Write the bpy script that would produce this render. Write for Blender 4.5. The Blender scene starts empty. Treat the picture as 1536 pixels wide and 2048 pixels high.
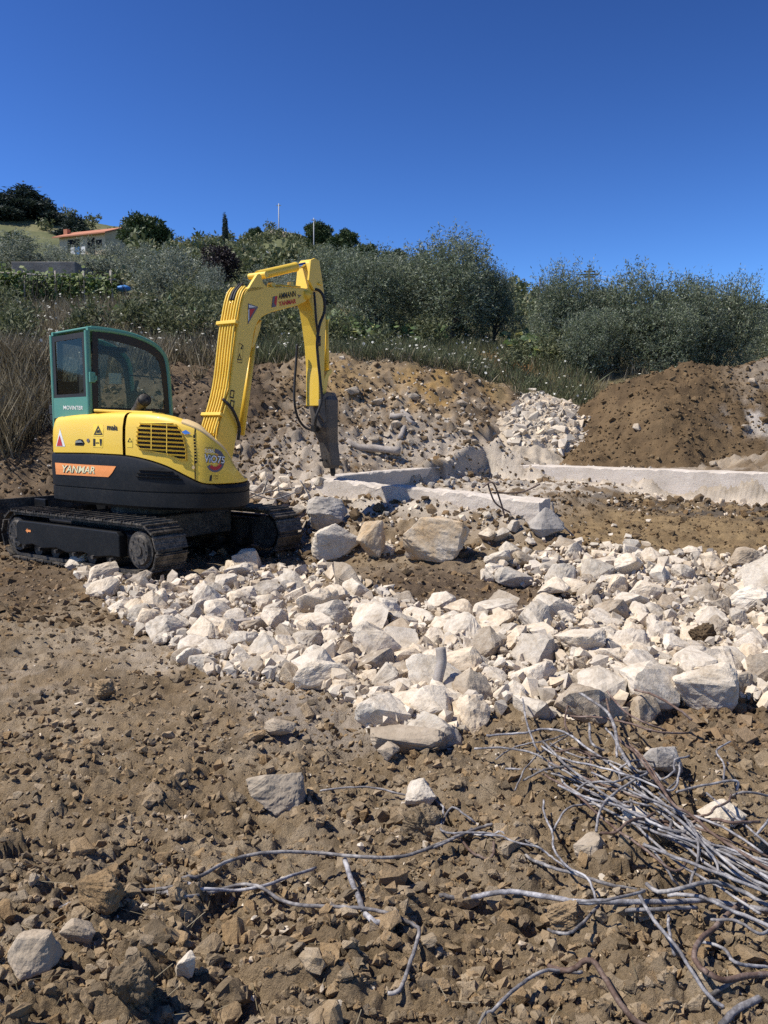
import bpy, bmesh, math, random
import numpy as np
from mathutils import Vector, Matrix
from mathutils.bvhtree import BVHTree
random.seed(7); RNG = np.random.default_rng(7)
SC = bpy.context.scene
COL = SC.collection
# ------------------------------------------------------------------ camera, sky, sun, exposure
F, CX, CY, CAMZ = 1657.0, 768.0, 1024.0, 1.6
PITCH = math.atan(174 / F)
cd = bpy.data.cameras.new('camera'); cam = bpy.data.objects.new('camera', cd); COL.objects.link(cam)
cam.location = (0, 0, CAMZ); cam.rotation_euler = (math.pi / 2 - PITCH, 0, 0)
cd.sensor_fit = 'VERTICAL'; cd.sensor_height = 36; cd.sensor_width = 27; cd.lens = 36 * F / 2048
cd.clip_start = 0.05; cd.clip_end = 6000
SC.camera = cam
SUN_AZ = (-0.97, -0.16)          # horizontal direction towards the sun
SUN_EL = math.radians(55)
w = bpy.data.worlds.new('World'); SC.world = w; w.use_nodes = True
wn = w.node_tree.nodes; wl = w.node_tree.links
sky = wn.new('ShaderNodeTexSky'); sky.sky_type = 'NISHITA'; sky.sun_disc = False
sky.sun_elevation = SUN_EL; sky.sun_rotation = math.atan2(SUN_AZ[0], SUN_AZ[1])
sky.altitude = 1000; sky.air_density = 1.0; sky.dust_density = 0.2; sky.ozone_density = 5.5
gam = wn.new('ShaderNodeGamma'); gam.inputs[1].default_value = 1.8        # deep, contrasty phone-camera blue over the whole sky
wl.new(sky.outputs[0], gam.inputs[0]); wl.new(gam.outputs[0], wn['Background'].inputs[0]); wn['Background'].inputs[1].default_value = 0.0305
sl = bpy.data.lights.new('sun', 'SUN'); sl.energy = 4.6; sl.angle = math.radians(0.5); sl.color = (1, 0.955, 0.88)
so = bpy.data.objects.new('sun', sl); COL.objects.link(so)
sv = Vector((SUN_AZ[0] * math.cos(SUN_EL), SUN_AZ[1] * math.cos(SUN_EL), math.sin(SUN_EL)))
so.rotation_euler = sv.to_track_quat('Z', 'Y').to_euler()
so.location = (-6, 0, 12)
SC.view_settings.view_transform = 'Standard'; SC.view_settings.look = 'None'
SC.view_settings.exposure = 0.42; SC.view_settings.gamma = 1.0; SC.view_settings.use_curve_mapping = False
SC.cycles.use_denoising = False; SC.cycles.max_bounces = 6; SC.cycles.transparent_max_bounces = 8; SC.cycles.diffuse_bounces = 3; SC.cycles.glossy_bounces = 3

# ------------------------------------------------------------------ pixel -> world helpers
FW = np.array([0, math.cos(PITCH), -math.sin(PITCH)]); UP = np.array([0, math.sin(PITCH), math.cos(PITCH)])
CAM = np.array([0, 0, CAMZ])
def ray(u, v): return FW + np.array([1., 0, 0]) * ((u - CX) / F) + UP * (-(v - CY) / F)
def atY(u, v, Y): d = ray(u, v); return CAM + d * (Y / d[1])
def atZ(u, v, z): d = ray(u, v); return CAM + d * ((z - CAMZ) / d[2])
def onplane(u, v, p, n):
    d = ray(u, v); n = np.array(n, float); return CAM + d * (np.dot(np.array(p) - CAM, n) / np.dot(d, n))
def proj(x, y, z):
    yy = y * FW[1] + (z - CAMZ) * FW[2]; zz = y * UP[1] + (z - CAMZ) * UP[2]
    return CX + F * x / yy, CY - F * zz / yy
# ------------------------------------------------------------------ numpy noise
def _h(ix, iy, s):
    ix = ix.astype(np.int64); iy = iy.astype(np.int64)
    n = (ix * 374761393 + iy * 668265263 + s * 974634777) & 0xffffffff
    n = ((n ^ (n >> 13)) * 1274126177) & 0xffffffff
    n = n ^ (n >> 16)
    return (n & 0xffffff) / float(0xffffff)
def vnoise(x, y, s=0):
    x = np.asarray(x, float); y = np.asarray(y, float)
    ix = np.floor(x); iy = np.floor(y); fx = x - ix; fy = y - iy
    fx = fx * fx * (3 - 2 * fx); fy = fy * fy * (3 - 2 * fy)
    a = _h(ix, iy, s); b = _h(ix + 1, iy, s); c = _h(ix, iy + 1, s); d = _h(ix + 1, iy + 1, s)
    return (a + (b - a) * fx) * (1 - fy) + (c + (d - c) * fx) * fy
def fbm(x, y, s=0, o=4, g=0.5):
    t = 0; a = 1; n = 0
    for k in range(o):
        t = t + a * (vnoise(x, y, s + k * 17) - 0.5); n += a; a *= g
        x = x * 2.03 + 11.3; y = y * 2.03 + 5.7
    return t / n * 2
def worley(x, y, s=0):
    ix = np.floor(x); iy = np.floor(y); best = np.full(np.shape(x), 9.0); rid = np.zeros(np.shape(x))
    for i in (-1, 0, 1):
        for j in (-1, 0, 1):
            cx = ix + i; cy = iy + j
            dx = cx + _h(cx, cy, s) - x; dy = cy + _h(cx, cy, s + 5) - y
            d = dx * dx + dy * dy; m = d < best
            best = np.where(m, d, best); rid = np.where(m, _h(cx, cy, s + 9), rid)
    return np.sqrt(best), rid
def sstep(a, b, x): t = np.clip((x - a) / (b - a), 0, 1); return t * t * (3 - 2 * t)
def ell(u, v, cu, cv, ru, rv, soft=0.5):
    d = np.sqrt(((u - cu) / ru) ** 2 + ((v - cv) / rv) ** 2); return 1 - sstep(1 - soft, 1 + soft, d)

# ------------------------------------------------------------------ object helpers
def finish(o, parent=None, label=None, cat=None, group=None, kind=None):
    COL.objects.link(o)
    if parent is not None: o.parent = parent
    if label: o['label'] = label
    if cat: o['category'] = cat
    if group: o['group'] = group
    if kind: o['kind'] = kind
    return o
def empty(name, loc, label, cat, group=None):
    o = bpy.data.objects.new(name, None); o.empty_display_size = 0.2; o.location = loc
    return finish(o, None, label, cat, group)
def wloc(o):
    p = Vector((0, 0, 0))
    while o is not None: p += o.location; o = o.parent
    return p
def mk(name, V, Fc, mat, parent=None, smooth=False, **kw):
    """mesh object from WORLD coordinates (parents are unrotated empties / meshes)"""
    me = bpy.data.meshes.new(name)
    V = np.asarray(V, float)
    off = np.array(wloc(parent)) if parent is not None else np.zeros(3)
    loc = np.zeros(3)
    if parent is None:
        loc = np.array([(V[:, 0].min() + V[:, 0].max()) / 2, (V[:, 1].min() + V[:, 1].max()) / 2, V[:, 2].min()]); off = loc
    me.from_pydata((V - off).tolist(), [], [list(f) for f in Fc]); me.update()
    if smooth: me.polygons.foreach_set('use_smooth', [True] * len(me.polygons))
    if mat is not None: me.materials.append(mat)
    o = bpy.data.objects.new(name, me); o.location = loc
    return finish(o, parent, **kw)
def mesh_fast(name, V, Q, mat, smooth=False, colors=None):
    me = bpy.data.meshes.new(name); V = np.ascontiguousarray(V, dtype=np.float32); Q = np.ascontiguousarray(Q, dtype=np.int32)
    k = Q.shape[1]; me.vertices.add(len(V)); me.vertices.foreach_set('co', V.ravel())
    me.loops.add(Q.size); me.loops.foreach_set('vertex_index', Q.ravel())
    me.polygons.add(len(Q)); me.polygons.foreach_set('loop_start', np.arange(0, Q.size, k, dtype=np.int32))
    me.polygons.foreach_set('loop_total', np.full(len(Q), k, dtype=np.int32))
    me.polygons.foreach_set('use_smooth', np.full(len(Q), bool(smooth)))
    if colors is not None:
        a = me.color_attributes.new('Col', 'FLOAT_COLOR', 'POINT')
        c = np.ones((len(V), 4), dtype=np.float32); c[:, :3] = colors; a.data.foreach_set('color', c.ravel())
    me.update(calc_edges=True); me.validate()
    if mat is not None: me.materials.append(mat)
    return me
def box_vf(c, ax, ay, az, sx, sy, sz):
    c = np.array(c, float); ax, ay, az = [np.array(a, float) for a in (ax, ay, az)]
    V = [c + ax * sx * i / 2 + ay * sy * j / 2 + az * sz * k / 2 for k in (-1, 1) for j in (-1, 1) for i in (-1, 1)]
    return V, [(0, 2, 3, 1), (4, 5, 7, 6), (0, 1, 5, 4), (2, 6, 7, 3), (0, 4, 6, 2), (1, 3, 7, 5)]
X3, Y3, Z3 = np.eye(3)
class MB:
    def __init__(s): s.V = []; s.F = []
    def add(s, V, Fc):
        n = len(s.V); s.V += [np.array(v, float) for v in V]; s.F += [tuple(i + n for i in f) for f in Fc]; return s
    def box(s, c, ax, ay, az, sx, sy, sz): return s.add(*box_vf(c, ax, ay, az, sx, sy, sz))
    def tube(s, pts, r, n=8, cap=True): return s.add(*tube_vf(pts, r, n, cap))
    def prism(s, pts, vec):
        m = len(pts); V = [np.array(p, float) for p in pts] + [np.array(p, float) + np.array(vec) for p in pts]
        Fc = [tuple(range(m))[::-1], tuple(range(m, 2 * m))] + [(i, (i + 1) % m, m + (i + 1) % m, m + i) for i in range(m)]
        return s.add(V, Fc)
    def make(s, name, mat, parent=None, smooth=False, bevel=0, **kw):
        o = mk(name, s.V, s.F, mat, parent, smooth, **kw)
        bm = bmesh.new(); bm.from_mesh(o.data); bmesh.ops.recalc_face_normals(bm, faces=bm.faces); bm.to_mesh(o.data); bm.free()
        if bevel:
            b = o.modifiers.new('bevel', 'BEVEL'); b.width = bevel; b.segments = 2; b.limit_method = 'ANGLE'; b.angle_limit = 0.6
        return o
def tube_vf(pts, r, n=8, cap=True):
    P = [np.array(p, float) for p in pts]; m = len(P); R = r if hasattr(r, '__len__') else [r] * m
    V = []; Fc = []; prev = None
    for i in range(m):
        t = P[min(i + 1, m - 1)] - P[max(i - 1, 0)]; t = t / (np.linalg.norm(t) + 1e-9)
        if prev is None:
            a = np.cross(t, [0, 0, 1.0]);
            if np.linalg.norm(a) < 0.1: a = np.cross(t, [1.0, 0, 0])
        else: a = prev - t * np.dot(prev, t)
        a = a / (np.linalg.norm(a) + 1e-9); prev = a; b = np.cross(t, a)
        for k in range(n):
            q = 2 * math.pi * k / n; V.append(P[i] + (a * math.cos(q) + b * math.sin(q)) * R[i])
    for i in range(m - 1):
        for k in range(n): Fc.append((i * n + k, i * n + (k + 1) % n, (i + 1) * n + (k + 1) % n, (i + 1) * n + k))
    if cap: Fc.append(tuple(range(n))[::-1]); Fc.append(tuple(range((m - 1) * n, m * n)))
    return V, Fc
def crom(pts, k=6, closed=False):
    P = [np.array(p, float) for p in pts]; n = len(P); out = []
    rng = range(n) if closed else range(n - 1)
    for i in rng:
        if closed: a, b, c, d = P[(i - 1) % n], P[i], P[(i + 1) % n], P[(i + 2) % n]
        else: a, b, c, d = P[max(i - 1, 0)], P[i], P[i + 1], P[min(i + 2, n - 1)]
        for j in range(k):
            t = j / k; out.append(0.5 * ((2 * b) + (c - a) * t + (2 * a - 5 * b + 4 * c - d) * t * t + (3 * b - a - 3 * c + d) * t ** 3))
    if not closed: out.append(P[-1])
    return out

# ------------------------------------------------------------------ materials
def mat_new(name):
    m = bpy.data.materials.new(name); m.use_nodes = True; nt = m.node_tree
    return m, nt, nt.nodes['Principled BSDF']
def nn(nt, t, **kw):
    n = nt.nodes.new(t)
    for k, v in kw.items(): setattr(n, k, v)
    return n
def ramp(nt, fac, stops):
    r = nn(nt, 'ShaderNodeValToRGB'); el = r.color_ramp.elements
    while len(el) < len(stops): el.new(0.5)
    for e, (p, c) in zip(el, stops): e.position = p; e.color = (*c, 1)
    nt.links.new(fac, r.inputs[0]); return r.outputs[0]
def noise(nt, scale, detail=4, rough=0.6, coord='Object', dist=0):
    tc = nn(nt, 'ShaderNodeTexCoord'); n = nn(nt, 'ShaderNodeTexNoise'); n.inputs['Scale'].default_value = scale
    n.inputs['Detail'].default_value = detail; n.inputs['Roughness'].default_value = rough; n.inputs['Distortion'].default_value = dist
    nt.links.new(tc.outputs[coord], n.inputs['Vector']); return n.outputs['Fac']
def mixc(nt, a, b, fac, mode='MIX'):
    m = nn(nt, 'ShaderNodeMix', data_type='RGBA', blend_type=mode)
    for s, v in ((m.inputs[0], fac), (m.inputs[6], a), (m.inputs[7], b)):
        if isinstance(v, (int, float)): s.default_value = v
        elif isinstance(v, tuple): s.default_value = (*v, 1)
        else: nt.links.new(v, s)
    return m.outputs[2]
def bump(nt, b, h, strength=0.5, dist=0.02):
    n = nn(nt, 'ShaderNodeBump'); n.inputs['Strength'].default_value = strength; n.inputs['Distance'].default_value = dist
    nt.links.new(h, n.inputs['Height']); nt.links.new(n.outputs[0], b.inputs['Normal'])
def paint(name, c, rough=0.35, dirt=0.25, dirtc=(0.25, 0.2, 0.14), metal=0, spec=0.5, scale=3.0, coat=0.0):
    m, nt, b = mat_new(name)
    n1 = noise(nt, scale, 6, 0.7); n2 = noise(nt, scale * 9, 5, 0.7)
    f = nn(nt, 'ShaderNodeMath', operation='MULTIPLY'); nt.links.new(n1, f.inputs[0]); nt.links.new(n2, f.inputs[1])
    r = nn(nt, 'ShaderNodeMapRange'); r.inputs[1].default_value = 0.2; r.inputs[2].default_value = 0.5; r.inputs[3].default_value = 0.0; r.inputs[4].default_value = dirt
    nt.links.new(f.outputs[0], r.inputs[0])
    nt.links.new(mixc(nt, c, dirtc, r.outputs[0]), b.inputs['Base Color'])
    rr = nn(nt, 'ShaderNodeMapRange'); rr.inputs[3].default_value = rough; rr.inputs[4].default_value = min(1, rough + 0.3); nt.links.new(n1, rr.inputs[0])
    nt.links.new(rr.outputs[0], b.inputs['Roughness'])
    b.inputs['Metallic'].default_value = metal; b.inputs['Specular IOR Level'].default_value = spec
    b.inputs['Coat Weight'].default_value = coat
    return m
def stone(name, stops, scale=4.0, bs=0.6, bd=0.03, rough=0.95, var=0.25, vcol=False, fine=40.0, island=False):
    m, nt, b = mat_new(name)
    n1 = noise(nt, scale, 8, 0.65, dist=0.4); n2 = noise(nt, fine, 6, 0.7); n3 = noise(nt, scale * 3.1, 6, 0.7)
    col = ramp(nt, n1, stops)
    if vcol:
        a = nn(nt, 'ShaderNodeVertexColor', layer_name='Col')
        g = ramp(nt, n3, [(0.25, (0.62, 0.62, 0.62)), (0.5, (1, 1, 1)), (0.78, (1.35, 1.33, 1.28))])
        col = mixc(nt, a.outputs[0], g, 1.0, 'MULTIPLY')
    oi = nn(nt, 'ShaderNodeNewGeometry').outputs['Random Per Island'] if island else nn(nt, 'ShaderNodeObjectInfo').outputs['Random']
    if var:
        tint = ramp(nt, oi, [(0.0, (1 - var, 1 - var, 1 - var)), (0.45, (1, 1, 1)), (0.75, (1.0, 1 - var * 0.25, 1 - var * 0.6)), (1.0, (1 + var * 0.3, 1 + var * 0.3, 1 + var * 0.3))])
        col = mixc(nt, col, tint, 1.0, 'MULTIPLY')
    g2 = ramp(nt, n2, [(0.25, (0.7, 0.68, 0.66)), (0.55, (1, 1, 1)), (0.8, (1.12, 1.12, 1.12))])
    nt.links.new(mixc(nt, col, g2, 0.8, 'MULTIPLY'), b.inputs['Base Color'])
    b.inputs['Roughness'].default_value = rough; b.inputs['Specular IOR Level'].default_value = 0.12
    ad = nn(nt, 'ShaderNodeMath', operation='ADD'); nt.links.new(n3, ad.inputs[0]); nt.links.new(n2, ad.inputs[1])
    bump(nt, b, ad.outputs[0], bs, bd); return m
def leafmat(name, stops, rough=0.55, trans=0.3, spec=0.35, back=None):
    m, nt, b = mat_new(name)
    g = nn(nt, 'ShaderNodeNewGeometry'); col = ramp(nt, g.outputs['Random Per Island'], stops)
    if back: col = mixc(nt, col, back, g.outputs['Backfacing'])
    nt.links.new(col, b.inputs['Base Color']); b.inputs['Roughness'].default_value = rough; b.inputs['Specular IOR Level'].default_value = spec
    t = nn(nt, 'ShaderNodeBsdfTranslucent'); nt.links.new(col, t.inputs[0]); ms = nn(nt, 'ShaderNodeMixShader'); ms.inputs[0].default_value = trans
    nt.links.new(b.outputs[0], ms.inputs[1]); nt.links.new(t.outputs[0], ms.inputs[2])
    nt.links.new(ms.outputs[0], nt.nodes['Material Output'].inputs[0]); return m
M = {}
M['ground'] = stone('soil', [(0.3, (0.2, 0.15, 0.1)), (0.7, (0.26, 0.2, 0.13))], 1.2, 1.0, 0.02, var=0, vcol=True, fine=90.0)
M['clod'] = stone('soil_clod', [(0.25, (0.18, 0.127, 0.073)), (0.5, (0.315, 0.237, 0.148)), (0.75, (0.46, 0.375, 0.27))], 5.0, 0.9, 0.01, var=0.45, fine=110.0, island=True)
M['bankclod'] = stone('bank_soil', [(0.25, (0.09, 0.06, 0.035)), (0.5, (0.2, 0.14, 0.08)), (0.75, (0.31, 0.23, 0.15))], 0.8, 0.9, 0.02, var=0.4, fine=40.0, island=True)
M['heapclod'] = stone('heap_lump', [(0.25, (0.1, 0.068, 0.037)), (0.5, (0.17, 0.117, 0.064)), (0.75, (0.26, 0.19, 0.11))], 0.9, 0.9, 0.02, var=0.3, fine=40.0, island=True)
M['heap'] = stone('heap_soil', [(0.25, (0.1, 0.066, 0.036)), (0.5, (0.17, 0.115, 0.062)), (0.75, (0.25, 0.18, 0.11))], 0.9, 0.9, 0.03, var=0, vcol=True, fine=35.0)
M['white'] = stone('pale_limestone', [(0.28, (0.33, 0.255, 0.17)), (0.39, (0.52, 0.44, 0.335)), (0.5, (0.62, 0.54, 0.43)), (0.7, (0.7, 0.625, 0.51))], 1.6, 0.5, 0.012, var=0.26, fine=9.0)
M['boulder_white'] = stone('pale_boulder', [(0.28, (0.33, 0.255, 0.17)), (0.39, (0.52, 0.44, 0.335)), (0.5, (0.62, 0.54, 0.43)), (0.7, (0.7, 0.625, 0.51))], 5.0, 0.6, 0.012, var=0.06, fine=45.0)
M['whitestuff'] = stone('pale_rubble', [(0.28, (0.33, 0.255, 0.17)), (0.39, (0.52, 0.44, 0.335)), (0.5, (0.62, 0.54, 0.43)), (0.7, (0.7, 0.625, 0.51))], 3.0, 0.5, 0.008, var=0.32, fine=40.0, island=True)
M['tan'] = stone('tan_stone', [(0.25, (0.27, 0.21, 0.145)), (0.5, (0.4, 0.33, 0.245)), (0.75, (0.52, 0.455, 0.37))], 2.5, 0.6, 0.012, var=0.12, fine=16.0)
M['orange'] = stone('ochre_stone', [(0.25, (0.48, 0.3, 0.13)), (0.5, (0.5, 0.4, 0.28)), (0.7, (0.6, 0.54, 0.46))], 3.0, 0.6, 0.014, var=0.1, fine=30.0)
M['greystone'] = stone('grey_stone', [(0.25, (0.22, 0.2, 0.18)), (0.5, (0.42, 0.38, 0.33)), (0.75, (0.58, 0.53, 0.46))], 4.0, 0.6, 0.014, var=0.1, fine=30.0)
M['concrete'] = stone('concrete', [(0.25, (0.45, 0.39, 0.32)), (0.5, (0.57, 0.5, 0.42)), (0.75, (0.67, 0.6, 0.52))], 1.8, 0.5, 0.012, var=0.0, fine=45.0)
M['oldwall'] = stone('old_wall', [(0.25, (0.12, 0.11, 0.1)), (0.5, (0.2, 0.185, 0.165)), (0.75, (0.3, 0.28, 0.25))], 1.0, 0.5, 0.02, var=0.0, fine=12.0)
M['yellow'] = paint('yellow_paint', (0.81, 0.525, 0.045), 0.36, 0.2, (0.55, 0.4, 0.18), coat=0.2)
M['faded'] = paint('sun_faded_yellow', (0.74, 0.52, 0.24), 0.55, 0.15, (0.5, 0.4, 0.25))
M['black'] = paint('black_paint', (0.006, 0.0065, 0.0075), 0.4, 0.22, (0.08, 0.07, 0.055), spec=0.25)
M['dark'] = paint('dark_steel', (0.018, 0.017, 0.016), 0.55, 0.9, (0.24, 0.2, 0.155), metal=0.2, scale=5)
M['track'] = paint('track_steel', (0.028, 0.026, 0.024), 0.45, 1.0, (0.34, 0.28, 0.21), metal=0.45, scale=6)
M['breaker'] = paint('worn_steel', (0.09, 0.078, 0.066), 0.5, 0.9, (0.26, 0.215, 0.165), metal=0.35, scale=5)
M['green'] = paint('green_paint', (0.075, 0.245, 0.185), 0.42, 0.3, (0.25, 0.27, 0.2), scale=4)
M['seal'] = paint('black_rubber', (0.01, 0.01, 0.01), 0.55, 0.1)
M['hose'] = paint('hose_rubber', (0.013, 0.013, 0.014), 0.5, 0.3, (0.12, 0.1, 0.08))
M['chrome'], _nt, _b = mat_new('chrome'); _b.inputs['Metallic'].default_value = 1; _b.inputs['Roughness'].default_value = 0.12; _b.inputs['Base Color'].default_value = (0.6, 0.6, 0.62, 1)
M['dot'] = paint('dark_void', (0.006, 0.006, 0.006), 0.8, 0.0)
M['decal_orange'] = paint('orange_decal', (0.85, 0.3, 0.08), 0.5, 0.2)
M['decal_cream'] = paint('cream_decal', (0.75, 0.7, 0.42), 0.5, 0.1)
M['decal_black'] = paint('black_decal', (0.012, 0.012, 0.014), 0.5, 0.05)
M['decal_red'] = paint('red_decal', (0.5, 0.03, 0.03), 0.5, 0.1)
M['decal_white'] = paint('white_decal', (0.75, 0.74, 0.7), 0.5, 0.15)
M['decal_yellow'] = paint('pale_yellow_decal', (0.86, 0.6, 0.07), 0.5, 0.05)
M['decal_grey'] = paint('grey_decal', (0.13, 0.11, 0.13), 0.5, 0.1)
M['seat'] = paint('seat_fabric', (0.02, 0.02, 0.022), 0.8, 0.1)
M['label_paper'] = paint('instruction_sheet', (0.3, 0.36, 0.33), 0.6, 0.1)
def glassmat(name, tint, gl=0.1):
    m, nt, b = mat_new(name); nt.nodes.remove(b)
    t = nn(nt, 'ShaderNodeBsdfTransparent'); t.inputs[0].default_value = (*tint, 1)
    g = nn(nt, 'ShaderNodeBsdfGlossy'); g.inputs['Roughness'].default_value = 0.04
    lw = nn(nt, 'ShaderNodeLayerWeight'); lw.inputs[0].default_value = .25; fr = nn(nt, 'ShaderNodeMapRange'); fr.inputs[3].default_value = .015; fr.inputs[4].default_value = .14; nt.links.new(lw.outputs['Facing'], fr.inputs[0])
    ms = nn(nt, 'ShaderNodeMixShader'); nt.links.new(fr.outputs[0], ms.inputs[0]); nt.links.new(t.outputs[0], ms.inputs[1]); nt.links.new(g.outputs[0], ms.inputs[2])
    nt.links.new(ms.outputs[0], nt.nodes['Material Output'].inputs[0]); return m
M['glass'] = glassmat('tinted_glass', (0.68, 0.73, 0.7))
def rebarmat(name, a, b2, c):
    m, nt, b = mat_new(name); n1 = noise(nt, 14, 6, 0.75); n2 = noise(nt, 120, 3, 0.6)
    oi = nn(nt, 'ShaderNodeObjectInfo').outputs['Random']
    col = ramp(nt, n1, [(0.36, a), (0.5, b2), (0.62, c)])
    col = mixc(nt, col, ramp(nt, oi, [(0, (0.75, 0.72, 0.7)), (1, (1.15, 1.15, 1.2))]), 1.0, 'MULTIPLY')
    nt.links.new(col, b.inputs['Base Color']); b.inputs['Roughness'].default_value = 0.7; b.inputs['Metallic'].default_value = 0.1
    b.inputs['Specular IOR Level'].default_value = 0.25; bump(nt, b, n2, 0.5, 0.003); return m
M['rebar'] = rebarmat('cement_dusted_steel', (0.085, 0.077, 0.072), (0.215, 0.205, 0.2), (0.44, 0.42, 0.39))
M['rust'] = rebarmat('rusty_steel', (0.085, 0.05, 0.035), (0.15, 0.1, 0.075), (0.27, 0.21, 0.17))
M['wood'] = stone('weathered_wood', [(0.25, (0.2, 0.17, 0.14)), (0.5, (0.36, 0.32, 0.28)), (0.75, (0.48, 0.44, 0.4))], 6, 0.4, 0.01, var=0.1)
M['bark'] = stone('bark', [(0.25, (0.05, 0.04, 0.032)), (0.5, (0.1, 0.085, 0.068)), (0.75, (0.16, 0.14, 0.115))], 6, 0.8, 0.03, var=0.1, fine=30)
M['olive'] = leafmat('olive_leaf', [(0.0, (0.06, 0.085, 0.038)), (0.4, (0.135, 0.17, 0.085)), (0.75, (0.23, 0.265, 0.155)), (1.0, (0.38, 0.4, 0.28))], 0.5, 0.28, 0.3, back=(0.17, 0.19, 0.135))
M['silver'] = leafmat('silver_olive_leaf', [(0.0, (0.06, 0.08, 0.055)), (0.45, (0.12, 0.15, 0.1)), (0.8, (0.22, 0.25, 0.19)), (1.0, (0.34, 0.37, 0.3))], 0.5, 0.28, 0.3, back=(0.27, 0.285, 0.215))
M['pine'] = leafmat('pine_needle', [(0.0, (0.03, 0.052, 0.02)), (0.6, (0.055, 0.085, 0.03)), (1.0, (0.1, 0.135, 0.05))], 0.6, 0.15)
M['conifer'] = leafmat('conifer_needle', [(0.0, (0.02, 0.032, 0.024)), (0.6, (0.034, 0.05, 0.036)), (1.0, (0.06, 0.08, 0.06))], 0.6, 0.15)
M['plum'] = leafmat('purple_leaf', [(0.0, (0.016, 0.012, 0.014)), (0.6, (0.03, 0.02, 0.022)), (1.0, (0.055, 0.04, 0.035))], 0.5, 0.2)
M['scrub'] = leafmat('scrub_leaf', [(0.0, (0.055, 0.075, 0.03)), (0.5, (0.12, 0.14, 0.06)), (0.85, (0.2, 0.205, 0.1)), (1.0, (0.3, 0.27, 0.15))], 0.6, 0.2)
M['vine'] = leafmat('vine_leaf', [(0.0, (0.06, 0.09, 0.025)), (0.5, (0.13, 0.18, 0.05)), (0.85, (0.22, 0.27, 0.09)), (1.0, (0.36, 0.38, 0.18))], 0.55, 0.35)
M['squash'] = leafmat('squash_leaf', [(0.0, (0.05, 0.09, 0.03)), (0.5, (0.11, 0.17, 0.055)), (0.85, (0.2, 0.25, 0.1)), (1.0, (0.4, 0.38, 0.12))], 0.55, 0.3)
M['drygrass'] = leafmat('dry_grass', [(0.0, (0.08, 0.065, 0.035)), (0.35, (0.16, 0.13, 0.075)), (0.7, (0.28, 0.23, 0.14)), (1.0, (0.42, 0.36, 0.25))], 0.7, 0.3)
M['greengrass'] = leafmat('green_grass', [(0.0, (0.05, 0.06, 0.025)), (0.5, (0.11, 0.125, 0.055)), (1.0, (0.22, 0.225, 0.12))], 0.65, 0.3)
M['flower'] = leafmat('white_flower', [(0.0, (0.45, 0.43, 0.34)), (1.0, (0.7, 0.68, 0.6))], 0.7, 0.2)
M['cactus'] = paint('cactus_green', (0.06, 0.11, 0.05), 0.5, 0.3, (0.2, 0.2, 0.12))
M['wallcream'] = paint('cream_plaster', (0.55, 0.45, 0.3), 0.9, 0.3, (0.35, 0.28, 0.2))
M['rooftile'] = paint('terracotta', (0.44, 0.17, 0.09), 0.85, 0.4, (0.5, 0.33, 0.22))
M['roofdark'] = paint('dark_red_roof', (0.12, 0.04, 0.035), 0.8, 0.3)
M['polegrey'] = paint('galvanised_pole', (0.4, 0.4, 0.4), 0.5, 0.2)
M['poledark'] = paint('timber_pole', (0.1, 0.085, 0.07), 0.8, 0.3)
M['blue'] = paint('blue_plastic', (0.03, 0.2, 0.5), 0.5, 0.2)
M['whitecloth'] = paint('white_cloth', (0.7, 0.7, 0.7), 0.8, 0.1)
# ================================================================== terrain
TU = np.array([-500, 0, 250, 400, 480, 560, 650, 770, 900, 1000, 1080, 1200, 1350, 1536, 2000], float)
TA = (TU - CX) / F
def vz(d, vs): return [CAMZ + (850 - v) * d / F for v in vs]
SKYL = np.array([415, 428, 466, 490, 484, 462, 488, 528, 548, 575, 603, 614, 622, 628, 632.])
TROWS = [
 (0.0, [0] * 15), (7.6, [0] * 15),
 (9.0, [0, 0, 0, 0, 0, 0, 0, .03, .06, .1, .14, .17, .2, .22, .22]),
 (10.6, [.1, .03, .0, .0, .05, .12, .26, .38, .42, .38, .3, .27, .27, .27, .27]),
 (12.2, [.3, .25, .2, .25, .35, .5, .6, .56, .55, .5, .44, .4, .38, .36, .36]),
 (14.0, [.5, .5, .5, .55, .6, .66, .78, .62, .58, .52, .48, .45, .5, .86, .86]),
 (15.2, [1.4, 1.4, 1.35, 1.35, 1.38, 1.3, 1.15, .96, .8, .7, .6, .7, .86, .9, .9]),
 (17.0, [2.57, 2.57, 2.5, 2.5, 2.55, 2.55, 2.4, 2.2, 1.9, 1.5, 1.2, 1.05, 1.05, 1.05, 1.05]),
 (18.5, vz(18.5, [740, 740, 742, 735, 725, 722, 722, 724, 742, 785, 815, 835, 835, 835, 835])),
 (21.0, vz(21, [690, 690, 690, 692, 695, 700, 706, 716, 726, 738, 748, 756, 762, 768, 772])),
 (26.0, vz(26, [640, 640, 640, 648, 653, 660, 675, 690, 700, 707, 716, 726, 736, 745, 750])),
 (34.0, vz(34, [608, 612, 612, 620, 626, 634, 645, 660, 672, 682, 692, 702, 711, 718, 722])),
 (60.0, vz(60, [550, 555, 558, 565, 572, 580, 590, 605, 617, 632, 650, 666, 675, 680, 684])),
 (100.0, vz(100, [492, 500, 507, 518, 526, 532, 545, 562, 578, 602, 626, 640, 646, 650, 655])),
 (160.0, vz(160, SKYL + 14)), (230.0, vz(230, SKYL + 22)), (500.0, vz(500, SKYL + 110)), (3000.0, vz(3000, SKYL * 0 + 848)),
]
TD = np.array([r[0] for r in TROWS]); TZ = np.array([np.array(r[1], float) for r in TROWS])
E1 = np.array([0.785, -0.62]); E2 = np.array([0.62, 0.785]); K = np.array([2.0, 16.2]); T0 = K - E2 * 4.75
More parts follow.
